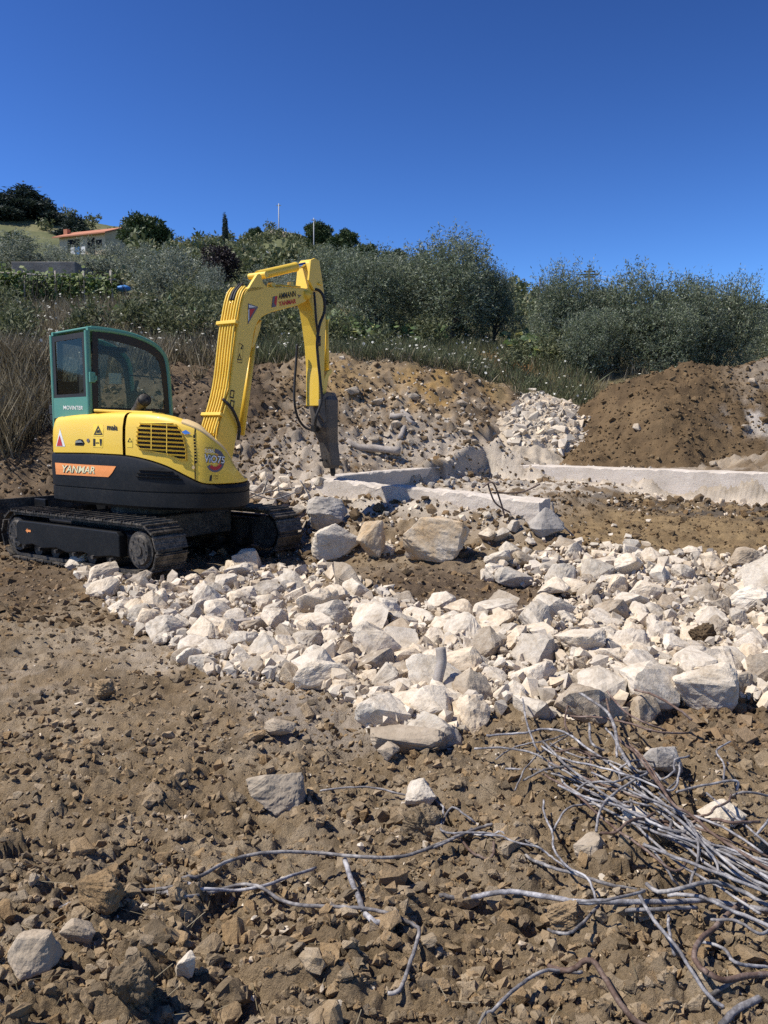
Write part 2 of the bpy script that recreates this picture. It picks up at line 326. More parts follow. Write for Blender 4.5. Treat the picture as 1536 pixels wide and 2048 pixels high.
def base_h(x, y):
    x = np.asarray(x, float); y = np.asarray(y, float); a = np.clip(x / np.maximum(y, 0.3), TA[0], TA[-1])
    i = np.clip(np.searchsorted(TD, y, 'right') - 1, 0, len(TD) - 2)
    t = np.clip((y - TD[i]) / (TD[i + 1] - TD[i]), 0, 1)
    j = np.clip(np.searchsorted(TA, a, 'right') - 1, 0, len(TA) - 2); s = (a - TA[j]) / (TA[j + 1] - TA[j]); s = s * s * (3 - 2 * s)
    lo = TZ[i, j] * (1 - s) + TZ[i, j + 1] * s; hi = TZ[i + 1, j] * (1 - s) + TZ[i + 1, j + 1] * s
    return lo * (1 - t) + hi * t
def rq(x, y): dx = x - K[0]; dy = y - K[1]; return dx * E1[0] + dy * E1[1], dx * E2[0] + dy * E2[1]
def H(x, y):
    x = np.asarray(x, float); y = np.asarray(y, float)
    z = base_h(x, y)
    r, q = rq(x, y)
    u, v = proj(x, y, z)
    near = 1 - sstep(8.8, 10, y)
    # compacted, tracked soil on the left, cloddy soil towards the camera
    smooth = ell(u, v, 150, 1330, 420, 170, 0.6) * 0.3
    big = sstep(4.6, 2.6, y)
    cl = near * (1 - smooth)
    wx = x + fbm(x * 5, y * 5, 3, 3) * .10 + fbm(x * 17, y * 17, 5, 2) * .03; wy = y + fbm(x * 5, y * 5, 4, 3) * .10 + fbm(x * 17, y * 17, 6, 2) * .03
    w1, id1 = worley(wx * 6.0, wy * 6.0, 1); w2, id2 = worley(wx * 15, wy * 15, 2); w5, id5 = worley(wx * 34, wy * 34, 9)
    z = z + near * fbm(x * .9, y * .9, 21, 3) * .09
    z = z + cl * (.55 + big) * (1 - sstep(.25, .75, w1)) * np.maximum(0, id1 - .4) * .06
    z = z + cl * (.6 + .4 * big) * (1 - sstep(.2, .8, w2)) * np.maximum(0, id2 - .3) * .026
    z = z + near * (1 - .6 * smooth) * (1 - sstep(.15, .75, w5)) * id5 * .013
    z = z + cl * fbm(x * 4, y * 4, 31, 5, .6) * .065 - cl * sstep(.18, .5, fbm(x * 3.1, y * 3.1, 35, 4)) * .035 + cl * (.5 - np.abs(fbm(x * 7, y * 7, 36, 4, .6))) * .03
    z = z + near * fbm(x * 22, y * 22, 33, 4, .75) * (.026 - smooth * .01)
    # scrape marks on the compacted soil
    z = z + near * smooth * .018 * fbm((x * .9 - y * .3) * 2.0, (x * .3 + y * .95) * 16, 41, 3)
    # spoil banks
    bank = sstep(8.9, 10.2, y) * (1 - sstep(18.2, 19.5, y)) * 1.0
    w3, id3 = worley(wx * 2.9 + fbm(x * 4, y * 4, 7, 2) * .5, wy * 2.9 + fbm(x * 4, y * 4, 8, 2) * .5, 3)
    w4, id4 = worley(wx * 7.3, wy * 7.3, 4)
    inside = sstep(-0.05, .1, r) * sstep(-4.85, -4.75, q) * (1 - sstep(-.1, 0.0, q)); open_ = sstep(2.6, 3.9, r)
    foot = sstep(-6.0, -5.6, q) * (1 - sstep(-4.85, -4.75, q)) * sstep(-.4, .0, r) * (1 - sstep(3.4, 4.4, r))
    floor = np.where(r > 0, .2 + .16 * np.clip((q + 4.75) / 4.75, 0, 1), 0) ; fill = .46 + .08 * np.clip((q + 4.75) / 4.75, 0, 1)
    fl = floor * open_ + fill * (1 - open_); z = z * (1 - inside) + fl * inside
    z = z * (1 - foot) + foot * (.12 + .36 * sstep(-5.75, -4.95, q) - .1 * open_)
    outw = sstep(.2, .35, q) * (1 - sstep(1.2, 2.0, q)) * sstep(-.3, 0, r); z = z * (1 - outw) + outw * .8
    lump = bank * (1 - .85 * inside * open_) * (1 - .45 * inside) * (1 - .5 * foot) * (1 - .75 * outw)
    z = z + lump * (fbm(x * .8, y * .8, 51, 4) * .30 + (1 - sstep(.2, .8, w3)) * np.maximum(0, id3 - .3) * .18 + (1 - sstep(.2, .75, w4)) * np.maximum(0, id4 - .2) * .1 + fbm(x * 9, y * 9, 53, 4, .65) * .07) - lump * .05
    z = z + inside * open_ * (fbm(x * 5, y * 5, 56, 4) * .07 + fbm(x * 18, y * 18, 57, 3, .65) * .04)
    z = z + inside * open_ * np.exp(-((q + 1.15) / .45) ** 2) * (.05 + .12 * np.maximum(0, fbm(x * 6.5, y * 6.5, 58, 4)))
    # excavator pad stays level
    pad = ell(x, y, -2.84, 10.05, 2.0, 1.7, 0.35); z = z * (1 - pad) + pad * (-0.02 + fbm(x * 5, y * 5, 60, 3) * .05)
    far = sstep(18.5, 21, y)
    z = z + far * (fbm(x * .35, y * .35, 71, 3) * .22 + fbm(x * 3, y * 3, 72, 3) * .07) + sstep(40, 120, y) * fbm(x * .035, y * .035, 73, 4) * 3.0
    return z
HG_S = .025
HGX = np.arange(-9.5, 11.5, HG_S); HGY = np.arange(1.0, 21, HG_S)
_gx, _gy = np.meshgrid(HGX, HGY, indexing='ij')
HG = np.concatenate([H(_gx[i:i + 60].ravel(), _gy[i:i + 60].ravel()).reshape(-1, len(HGY)) for i in range(0, len(HGX), 60)])
def Hl(x, y):
    i = np.clip(((np.asarray(x) - HGX[0]) / HG_S + .5).astype(int), 0, len(HGX) - 1); j = np.clip(((np.asarray(y) - HGY[0]) / HG_S + .5).astype(int), 0, len(HGY) - 1); return HG[i, j]
def Hs(x, y):
    if y < 20.5 and abs(x) < 9: return float(HG[int((x - HGX[0]) / HG_S + .5), max(0, int((y - HGY[0]) / HG_S + .5))])
    return float(H(np.array([x]), np.array([y]))[0])
_YS = np.arange(1.2, 20.5, .02); _YF = np.concatenate([np.arange(19, 60, .25), np.geomspace(60, 300, 80)])
def ground_px(u, v, lift=0.0):
    """where the sight line through a pixel meets the ground"""
    d = ray(u, v); d = d / d[1]
    for ys, fn in ((_YS, Hl), (_YF, H)):
        zr = CAMZ + d[2] * ys; hh = fn(d[0] * ys, ys) + lift; hit = zr <= hh
        if hit.any(): k = np.argmax(hit); return np.array([d[0] * ys[k], ys[k], hh[k]])
    return np.array([d[0] * ys[-1], ys[-1], hh[-1]])
def ground_pts(U, V):
    U = np.asarray(U, float); V = np.asarray(V, float)
    dx = (U - CX) / F; dc = -(V - CY) / F
    dy = FW[1] + UP[1] * dc; dz = FW[2] + UP[2] * dc; dx = dx / dy; dz = dz / dy
    ys = np.concatenate([np.arange(1.4, 24, .06), np.geomspace(24, 300, 60)]); out = np.full((len(U), 3), np.nan); done = np.zeros(len(U), bool)
    for y in ys:
        yy = np.full(len(U), y); h = base_h(dx * y, yy); hit = (~done) & (CAMZ + dz * y <= h)
        if hit.any(): out[hit] = np.stack([dx[hit] * y, yy[hit], h[hit]], 1); done |= hit
    ok = done; out[ok, 2] = H(out[ok, 0], out[ok, 1]); return out
def soilcol(x, y, z):
    n1 = fbm(x * .7, y * .7, 81, 4); n2 = fbm(x * 3.2, y * 3.2, 82, 4); n3 = fbm(x * 9, y * 9, 83, 3)
    u, v = proj(x, y, base_h(x, y))
    def L(c): return np.array(c)[None, :]
    def mx(c, m, d): m = np.clip(m, 0, 1)[:, None]; return c * (1 - m) + L(d) * m
    c = np.ones((len(x), 3)) * L((.275, .203, .124))
    c = mx(c, sstep(-.1, .45, n2) * .8, (.37, .292, .198)); c = mx(c, sstep(.0, .4, n3) * .65, (.16, .112, .062))
    c = mx(c, sstep(.0, .45, n1) * .5, (.22, .16, .095))
    c = mx(c, ell(u, v, 650, 1440, 210, 70, .6) * .65 * sstep(-.3, .3, n2 + .1), (.33, .28, .23))      # dusty grey edge of the rubble
    c = mx(c, ell(u, v, 60, 1370, 160, 40, .6) * .6 * sstep(-.3, .3, n2 + n3), (.38, .31, .23))
    c = mx(c, ell(u, v, 60, 1160, 90, 60, .5) * .8, (.11, .075, .045))
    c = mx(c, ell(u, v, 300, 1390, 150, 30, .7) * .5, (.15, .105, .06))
    rub = ell(u, v, 900, 1290, 700, 130, .25) * sstep(-.35, .25, n2 + .15)
    c = mx(c, rub * .9, (.5, .415, .31))
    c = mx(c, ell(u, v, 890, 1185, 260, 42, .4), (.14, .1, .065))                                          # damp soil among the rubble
    c = mx(c, ell(u, v, 1430, 1440, 120, 60, .5) * .85, (.2, .15, .095))
    bank = sstep(9.4, 11, y) * (1 - sstep(18.3, 19.2, y))
    c = mx(c, bank, (.2, .145, .09))
    left = bank * (1 - sstep(520, 680, u))
    c = mx(c, left * (.6 + .4 * sstep(-.2, .3, n1)), (.12, .085, .055))
    mid = bank * sstep(480, 640, u)
    c = mx(c, mid * sstep(-.25, .2, n2) * .8, (.38, .31, .23))
    c = mx(c, mid * ell(u, v, 860, 775, 190, 50, .5) * sstep(-.4, .2, n1 + n2), (.34, .215, .085))
    c = mx(c, mid * ell(u, v, 650, 760, 90, 40, .6) * .8, (.3, .2, .09))
    c = mx(c, bank * ell(u, v, 560, 990, 130, 60, .6) * .8, (.5, .43, .35))
    c = mx(c, bank * ell(u, v, 800, 900, 330, 30, .6) * .75, (.46, .39, .31))
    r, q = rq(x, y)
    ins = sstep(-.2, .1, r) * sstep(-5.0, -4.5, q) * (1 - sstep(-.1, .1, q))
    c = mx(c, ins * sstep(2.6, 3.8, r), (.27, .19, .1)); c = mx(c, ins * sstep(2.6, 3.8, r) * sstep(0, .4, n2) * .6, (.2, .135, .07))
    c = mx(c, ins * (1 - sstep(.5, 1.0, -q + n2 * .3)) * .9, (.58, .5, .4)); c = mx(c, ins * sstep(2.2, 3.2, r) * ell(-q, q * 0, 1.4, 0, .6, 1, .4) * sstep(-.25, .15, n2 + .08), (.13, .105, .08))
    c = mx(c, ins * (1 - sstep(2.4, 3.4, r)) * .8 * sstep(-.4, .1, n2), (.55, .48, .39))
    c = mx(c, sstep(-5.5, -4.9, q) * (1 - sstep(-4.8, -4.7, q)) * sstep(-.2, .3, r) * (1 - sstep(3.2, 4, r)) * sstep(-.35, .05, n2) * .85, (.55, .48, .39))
    out = sstep(0, .15, q) * (1 - sstep(.5, 1.1, q)) * sstep(-.3, .3, r); c = mx(c, out * .8, (.55, .47, .37))
    field = sstep(18.2, 19.6, y + n2 * .8)
    c = mx(c, field, (.15, .125, .065)); c = mx(c, field * sstep(-.1, .4, n1) * .7, (.105, .11, .05))
    c = mx(c, field * ell(u, v, 1040, 720, 70, 25, .6), (.27, .15, .065)); c = mx(c, field * ell(u, v, 560, 640, 60, 50, .6) * .8, (.22, .14, .07))
    hill = sstep(36, 70, y); n4 = fbm(x * .06, y * .06, 85, 4)
    c = mx(c, hill, (.12, .13, .06)); c = mx(c, hill * sstep(-.1, .35, n4) * .8, (.2, .185, .095))
    return np.clip(c * (1 + .15 * n3[:, None]), .01, 1)
rows = [0.7]
while rows[-1] < 8.6: d = rows[-1]; rows.append(d + min(.04, max(.005, 4.6 * d * d / (F * 1.6) if d > 1.2 else .02)))
while rows[-1] < 19.5: rows.append(rows[-1] + .05)
while rows[-1] < 3000: rows.append(rows[-1] * 1.03)
rows = np.array(rows)
cin = np.arange(-.56, .5601, .0032); cols = np.concatenate([-np.geomspace(.56, 2.2, 56)[::-1][:-1], cin, np.geomspace(.56, 2.2, 56)[1:]])
YY, AA = np.meshgrid(rows, cols, indexing='ij'); XX = (AA * np.maximum(YY, 1.0)).ravel(); YY = YY.ravel()
ZZ = np.concatenate([H(XX[i:i + 100000], YY[i:i + 100000]) for i in range(0, len(XX), 100000)])
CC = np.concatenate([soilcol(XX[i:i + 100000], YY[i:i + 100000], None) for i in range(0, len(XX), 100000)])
nr, nc = len(rows), len(cols); ii = np.arange(nr * nc).reshape(nr, nc)
Q = np.stack([ii[:-1, :-1].ravel(), ii[:-1, 1:].ravel(), ii[1:, 1:].ravel(), ii[1:, :-1].ravel()], 1)
print('ground quads', len(Q), nr, nc)
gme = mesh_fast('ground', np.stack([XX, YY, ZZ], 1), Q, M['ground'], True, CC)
finish(bpy.data.objects.new('ground', gme), None, 'churned brown building-site soil rising to a dry field and wooded hill', 'ground', kind='structure')
def under_plain():
    g = np.linspace(-60, 60, 41); gx, gy = np.meshgrid(np.sign(g) * np.abs(g) ** 2.0, np.sign(g) * np.abs(g) ** 2.0, indexing='ij'); gx = gx.ravel(); gy = gy.ravel()
    i2 = np.arange(41 * 41).reshape(41, 41); q2 = np.stack([i2[:-1, :-1].ravel(), i2[1:, :-1].ravel(), i2[1:, 1:].ravel(), i2[:-1, 1:].ravel()], 1)
    V = np.stack([gx, gy, np.full(len(gx), -.6)], 1)
    me = mesh_fast('terrain', V, q2, M['ground'], False, np.ones((len(V), 3)) * .16)
    finish(bpy.data.objects.new('terrain', me), None, 'flat brown land under and around the building site', 'terrain', kind='structure')
under_plain()

# ================================================================== rocks
def ico(sub):
    bm = bmesh.new(); bmesh.ops.create_icosphere(bm, subdivisions=sub, radius=1.0)
    V = np.array([v.co[:] for v in bm.verts]); Fc = np.array([[v.index for v in f.verts] for f in bm.faces]); bm.free(); return V, Fc
ICO = {s: ico(s) for s in (1, 2, 3, 4)}
def rnd_unit(n, rg): v = rg.normal(size=(n, 3)); return v / np.linalg.norm(v, axis=1)[:, None]
def n3d(V, f, s): return (fbm(V[:, 0] * f + V[:, 2] * f * .7 + 31, V[:, 1] * f - V[:, 2] * f * .6 + 17, s, 3) + fbm(V[:, 2] * f + 5, V[:, 0] * f * .8 + V[:, 1] * f * .5, s + 3, 3)) * .5
def rock_verts(sub, seed, planes=9, rough=.05, squash=(1, .8, .65), clod=False):
    """broken stone: hull of random points, subdivided, edges worn, surface chipped"""
    rg = np.random.default_rng(seed); npt = (planes + 5) if not clod else (planes + 9); npt = (npt if clod or sub > 2 else planes + 2) if sub > 1 else 8
    pts = rnd_unit(npt, rg) * rg.uniform(.72, 1.0, npt)[:, None]
    bm = bmesh.new()
    for p in pts: bm.verts.new(p)
    r = bmesh.ops.convex_hull(bm, input=bm.verts); bmesh.ops.delete(bm, geom=[g for g in r['geom_interior'] if isinstance(g, bmesh.types.BMVert)], context='VERTS')
    bmesh.ops.triangulate(bm, faces=bm.faces)
    for c, sm in {1: [], 2: [(1, .0)] if clod else [], 3: [(2, .25), (1, .2)], 4: [(3, .2), (1, .25), (1, .2)]}[sub]:
        bmesh.ops.subdivide_edges(bm, edges=bm.edges, cuts=c, use_grid_fill=True); bmesh.ops.triangulate(bm, faces=bm.faces)
        if sm: bmesh.ops.smooth_vert(bm, verts=bm.verts, factor=sm, use_axis_x=True, use_axis_y=True, use_axis_z=True)
    bm.verts.index_update(); V = np.array([v.co[:] for v in bm.verts]); Fc = np.array([[v.index for v in f.verts] for f in bm.faces]); bm.free()
    if sub > 1:
        r = n3d(V, 2.2, seed + 1) * rough * 1.6 + n3d(V, 5.5, seed + 2) * rough * 1.2 + n3d(V, 12, seed + 4) * rough * (.7 if sub > 2 else 0)
        V = V * (1 + r)[:, None]
    return V / np.abs(V).max() * np.array(squash), Fc
ROCKM = {}
def rockmesh(key, mat, seed, sub=3, **kw):
    if (key, seed) not in ROCKM:
        V, Fc = rock_verts(sub, seed, **kw); me = bpy.data.meshes.new(key); me.from_pydata(V.tolist(), [], Fc.tolist()); me.materials.append(M[mat]); ROCKM[(key, seed)] = me
    return ROCKM[(key, seed)]
def place_rock(name, me, loc, size, rot, label, cat, group=None):
    o = bpy.data.objects.new(name, me); o.location = loc; o.scale = (size, size, size) if np.isscalar(size) else size; o.rotation_euler = rot
    return finish(o, None, label, cat, group)
def inpoly(px, py, poly):
    inside = np.zeros(len(px), bool); n = len(poly)
    for i in range(n):
        x1, y1 = poly[i]; x2, y2 = poly[(i + 1) % n]
        c = ((y1 > py) != (y2 > py)) & (px < (x2 - x1) * (py - y1) / (y2 - y1 + 1e-9) + x1); inside ^= c
    return inside
def rocks_stuff(name, P, R, mat, label, cat, sub=1, clod=False, nshape=14, seed=0, flat=.8, sink=.35, smooth=False, parent=None):
    shapes = [rock_verts(sub, seed * 100 + k, 8, .26 if clod else .07, (1, .85, flat), clod) for k in range(nshape)]
    rg = np.random.default_rng(seed); Vs = []; Fs = []; off = 0; P = np.asarray(P); R = np.asarray(R)
    ks = rg.integers(0, nshape, len(P))
    for k in range(nshape):
        sel = np.where(ks == k)[0]
        if not len(sel): continue
        V, Fc = shapes[k]; n = len(sel)
        ang = rg.uniform(0, 2 * math.pi, n); tl = rg.uniform(-.5, .5, n)
        ca, sa, ct, st = np.cos(ang), np.sin(ang), np.cos(tl), np.sin(tl)
        x = V[None, :, 0] * ct[:, None] - V[None, :, 2] * st[:, None]; z = V[None, :, 0] * st[:, None] + V[None, :, 2] * ct[:, None]; y = np.repeat(V[None, :, 1], n, 0)
        X = x * ca[:, None] - y * sa[:, None]; Y = x * sa[:, None] + y * ca[:, None]
        W = np.stack([X, Y, z], 2) * R[sel][:, None, None] + P[sel][:, None, :]; W[:, :, 2] += (R[sel] * (flat - sink) * .6)[:, None]
        Fk = Fc[None] + (np.arange(n) * len(V))[:, None, None] + off; off += n * len(V)
        Vs.append(W.reshape(-1, 3)); Fs.append(Fk.reshape(-1, 3))
    me = mesh_fast(name, np.concatenate(Vs), np.concatenate(Fs), M[mat], smooth)
    return finish(bpy.data.objects.new(name, me), parent, label, cat, kind='stuff')

# ---- white rubble field
RUB = [(118, 1118), (190, 1195), (250, 1255), (330, 1300), (400, 1350), (470, 1378), (610, 1395), (720, 1430), (740, 1480), (900, 1500), (960, 1440), (1180, 1450), (1330, 1420), (1420, 1395), (1560, 1420), (1780, 1400), (1860, 1240),
       (1760, 1105), (1600, 1105), (1480, 1120), (1330, 1112), (1200, 1092), (1130, 1090), (1040, 1130), (960, 1160), (1090, 1185), (1130, 1215), (1030, 1225), (900, 1222), (760, 1186), (640, 1142), (470, 1132), (400, 1158), (330, 1172), (230, 1150)]
KEEP = []          # taken spots (x, y, r)
def free(x, y, r, k=.62):
    for (a, b, c) in KEEP:
        if (a - x) ** 2 + (b - y) ** 2 < (k * (r + c)) ** 2: return False
    return True
# single, recognisable stones: px centre u, px bottom v, width px, height px, material, label
def boulder(u, vb, wpx, hpx, mat, label, seed, name='boulder', cat='boulder', depth=.8, rot=None, planes=10, rough=.05, sink=.12, clod=False, squash=None):
    p = ground_px(u, vb - hpx * .12); d = p[1]; wid = wpx * d / F; _a = math.atan2(CAMZ - p[2], d); hei = max(.3 * wid, (hpx * d / F / math.cos(_a) - wid * depth * math.sin(_a) * .8) / math.cos(_a))
    V, Fc = rock_verts(4 if wpx > 45 else 3, seed, planes, rough, (1, 1, 1), clod)
    a = (rot if rot is not None else random.uniform(0, 6.28)); c, s = math.cos(a), math.sin(a)
    V = np.stack([V[:, 0] * c - V[:, 1] * s, V[:, 0] * s + V[:, 1] * c, V[:, 2]], 1)
    V = (V - (V.max(0) + V.min(0)) / 2) / (V.max(0) - V.min(0)); V = V * np.array([wid, wid * depth, hei * (1 + sink)])
    yc = d + wid * depth * .35
    xc = p[0] * yc / d
    V = V + np.array([xc, yc, Hs(xc, yc) + hei * (1 + sink) * .5 - hei * sink])
    KEEP.append((xc, yc, wid * .45))
    return mk(name, V, Fc, M[mat], None, False, label=label, cat=cat)
B = [
 (655, 1068, 82, 68, 'greystone', 'rounded grey boulder standing in shade behind the pale broken one beside the track', 301, .9),
 (672, 1135, 104, 76, 'boulder_white', 'pale broken boulder between the right track end and the ochre-stained stone', 302, .7),
 (742, 1132, 60, 82, 'orange', 'narrow ochre-stained stone wedged between the two big boulders', 303, .8),
 (872, 1140, 140, 104, 'orange', 'largest round tan boulder lying in front of the broken foundation wall', 305, .85),
 (770, 1112, 46, 26, 'boulder_white', 'small bluish-white stone beside the ochre-stained one', 306, .8),
 (1000, 1140, 60, 40, 'boulder_white', 'whitish stone right of the largest tan boulder', 307, .8),
 (1092, 1088, 74, 62, 'greystone', 'grey concrete lump tangled in wires at the end of the broken wall', 308, .8),
 (1490, 1145, 66, 52, 'tan', 'tan-sided stone standing at the rear edge of the rubble near the pit floor', 309, .8),
 (1404, 1442, 140, 118, 'boulder_white', 'biggest smooth white block at the edge of the rubble above the rebar heap', 310, .8),
 (862, 1470, 100, 84, 'boulder_white', 'angular white block on the foreground edge of the rubble, shaded right face', 311, .9),
 (820, 1520, 170, 70, 'tan', 'long half-buried tan slab in front of the angular white block', 312, .5),
 (945, 1425, 84, 76, 'tan', 'dark soil-caked stone behind the angular white block', 313, .8),
 (640, 1392, 105, 80, 'boulder_white', 'white block with a pale dusty flank at the foreground edge of the rubble', 314, .8),
 (430, 1335, 80, 52, 'boulder_white', 'square pale block with an orange streak along the soil edge', 315, .8),
 (1530, 1220, 90, 105, 'boulder_white', 'tall flat-faced white slab leaning in the rubble', 316, .6),
 (1255, 1232, 96, 48, 'boulder_white', 'long white block with a flat sunlit top in the middle of the rubble', 317, .7),
 (1160, 1325, 110, 70, 'boulder_white', 'broad white chunk with a dark undercut side in the middle of the rubble', 318, .8),
 (560, 1498, 68, 40, 'tan', 'flat brown stone lying on the compacted soil', 319, .6),
 (553, 1636, 128, 88, 'tan', 'wedge-shaped brown rock casting a dark shadow on the open soil', 320, .7),
 (840, 1627, 66, 58, 'boulder_white', 'small chalk-white lump with a rod passing behind it', 321, .8),
 (845, 1702, 90, 78, 'clod', 'dark earthy block below the chalk-white lump', 322, .8),
 (777, 1528, 48, 36, 'tan', 'small beige stone in front of the half-buried slab', 323, .8),
 (70, 1975, 108, 84, 'tan', 'pale angular stone among the big clods beside a smaller brown one', 324, .8),
 (370, 1972, 50, 50, 'boulder_white', 'small cream stone perched on a clod', 325, .8),
 (207, 1850, 100, 88, 'clod', 'rough dark clod pierced by the end of a long rod', 326, .8),
 (160, 1905, 76, 60, 'tan', 'flat-faced brown stone below the rod-pierced clod', 327, .7),
 (270, 2060, 100, 90, 'clod', 'large round-topped clod among smaller lumps of earth', 328, .9),
 (1440, 1665, 96, 56, 'boulder_white', 'rounded white stone lying behind the rebar heap', 329, .8),
 (1272, 1668, 64, 44, 'boulder_white', 'white stone under the crossing rods of the rebar heap', 330, .8),
 (1375, 1682, 60, 40, 'boulder_white', 'low white stone half covered by the rebar bundle', 331, .8),
 (1185, 1722, 84, 56, 'tan', 'smooth ochre-brown stone beside the rebar heap', 332, .7),
 (1210, 1400, 70, 48, 'boulder_white', 'cream stone behind the upper ends of the rebars', 333, .8),
 (1130, 1880, 90, 70, 'clod', 'round clod below the thick horizontal rod', 334, .8),
 (1318, 1560, 92, 80, 'greystone', 'pitted concrete lump lying behind the rebar bundle', 335, .8),
 (210, 1408, 50, 46, 'clod', 'dark upright clod standing on the compacted soil', 336, .8),
 (1408, 1300, 62, 50, 'bankclod', 'dark brown earth lump sitting on the white rubble', 337, .8),
]
for (u, vb, wp, hp, mt, lb, sd, dp) in B:
    cl = mt in ('clod', 'bankclod')
    boulder(u, vb, wp, hp, mt, lb, sd, 'earth_clod' if cl else 'boulder', 'clod' if cl else 'boulder', dp, clod=cl, rough=.2 if cl else .07)
# loose chunks, individually
N0 = 8000
U0 = RNG.uniform(100, 1860, N0); V0 = RNG.uniform(1085, 1520, N0); m = inpoly(U0, V0, RUB); PTS = ground_pts(U0[m], V0[m])
rad = np.sort(RNG.lognormal(math.log(.062), .5, len(PTS)))[::-1]; rad = np.clip(rad, .028, .18)
chunks = []; rest = []
for p, r in zip(PTS, rad):
    if free(p[0], p[1], r, .66): KEEP.append((p[0], p[1], r)); chunks.append((p, r))
print('chunks', len(chunks))
chunks.sort(key=lambda t: -t[1] / t[0][1])
for i, (p, r) in enumerate(chunks):
    if i < 290:
        k = i % 30; me = rockmesh('rubble_chunk', 'white' if k % 6 else 'tan', 500 + k, 3, planes=7 + k % 6, rough=.085, squash=(1, .8, .7))
        place_rock('rubble_chunk', me, (p[0], p[1], p[2] + r * .3), r * random.uniform(1.0, 1.4), (random.uniform(-.5, .5), random.uniform(-.5, .5), random.uniform(0, 6.28)),
                   'angular pale limestone chunk lying loose in the white rubble field', 'rubble chunk', 'limestone chunks of the white rubble field')
    else: rest.append((p, r))
U1 = RNG.uniform(100, 1860, 17500); V1 = RNG.uniform(1085, 1520, 17500); m = inpoly(U1, V1, RUB); P1 = ground_pts(U1[m], V1[m]); R1 = np.clip(RNG.lognormal(math.log(.025), .55, len(P1)), .009, .085)
P1[:, 2] += RNG.uniform(0, .05, len(P1))
Pa = np.concatenate([np.array([p for p, r in rest]).reshape(-1, 3), P1]); Ra = np.concatenate([np.array([r for p, r in rest]), R1])
rocks_stuff('rubble_gravel', Pa, Ra, 'whitestuff', 'small broken pale stones filling the gaps of the rubble field', 'gravel', 2, False, 10, 3)
# ---- clods of the foreground
def fore(n, vmin=1105, vmax=2330, pw=.8):
    U2 = RNG.uniform(-350, 2050, n); V2 = vmin + (vmax - vmin) * RNG.random(n) ** pw; P2 = ground_pts(U2, V2); ok = (~np.isnan(P2[:, 0])) & (P2[:, 1] < 9.8)
    ok &= ~(inpoly(U2, V2, RUB) & (RNG.random(n) < .85)); ok &= RNG.random(n) < .45 + .55 * sstep(-.25, .25, fbm(np.nan_to_num(P2[:, 0]) * 2.3, np.nan_to_num(P2[:, 1]) * 2.3, 140, 3) + .12 - .2 * ell(U2, V2, 150, 1330, 420, 170, .6)); return P2[ok]
P2 = fore(44000); R2 = np.clip(RNG.lognormal(math.log(.0085), .55, len(P2)) * (.55 + .2 * P2[:, 1]), .004, .034)
rocks_stuff('soil_crumbs', P2, R2, 'clod', 'loose brown crumbs of earth covering the foreground', 'soil', 1, True, 20, 5, .8, .4)
P2 = fore(3900, 1200); P2 = P2[RNG.random(len(P2)) < .45 + .55 * sstep(5.2, 2.6, P2[:, 1])]; R2 = np.clip(RNG.lognormal(math.log(.02), .45, len(P2)) * (.8 + .08 * P2[:, 1]), .011, .07)
rocks_stuff('soil_clods', P2, R2, 'clod', 'rough brown clods of earth scattered through the foreground', 'soil', 2, True, 24, 15, .75, .5)
n_ = 3000; U2 = np.concatenate([RNG.uniform(-200, 230, n_ // 3), RNG.uniform(600, 1180, n_ // 3), RNG.uniform(1330, 1560, n_ // 3)]); V2 = np.concatenate([RNG.uniform(1090, 1260, n_ // 3), RNG.uniform(1125, 1235, n_ // 3), RNG.uniform(1380, 1500, n_ // 3)]); P2 = ground_pts(U2, V2); P2 = P2[~np.isnan(P2[:, 0])]
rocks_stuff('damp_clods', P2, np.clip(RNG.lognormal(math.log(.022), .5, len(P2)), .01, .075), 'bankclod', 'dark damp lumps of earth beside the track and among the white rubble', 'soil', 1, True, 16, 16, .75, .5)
P2 = fore(15000, 1500, 2330, .9); rocks_stuff('soil_grains', P2, np.clip(RNG.lognormal(math.log(.0042), .35, len(P2)), .002, .009), 'clod', 'fine grains of dry brown earth between the clods', 'soil', 1, True, 12, 25, .9, .3)
P3 = fore(2600, 1180, 2250, 1.0)
rocks_stuff('pebbles', P3, np.clip(RNG.lognormal(math.log(.0055), .6, len(P3)), .003, .022), 'whitestuff', 'tiny pale stone chips scattered over the brown soil', 'gravel', 1, False, 8, 6)
P3 = fore(420, 1400, 2200); _a = RNG.uniform(0, 6.28, len(P3)); _l = RNG.uniform(.03, .12, len(P3)); _d = np.stack([np.cos(_a) * _l, np.sin(_a) * _l, RNG.uniform(-.01, .03, len(P3))], 1); _s = np.stack([-np.sin(_a), np.cos(_a), _a * 0], 1) * .0011; _b = P3 + np.array((0, 0, .012))
finish(bpy.data.objects.new('straw', mesh_fast('straw', np.stack([_b - _s, _b + _s, _b + _d + _s, _b + _d - _s], 1).reshape(-1, 3), np.arange(len(_b) * 4).reshape(-1, 4), M['drygrass'])), None, 'bits of dry straw strewn over the foreground soil', 'straw', kind='stuff')
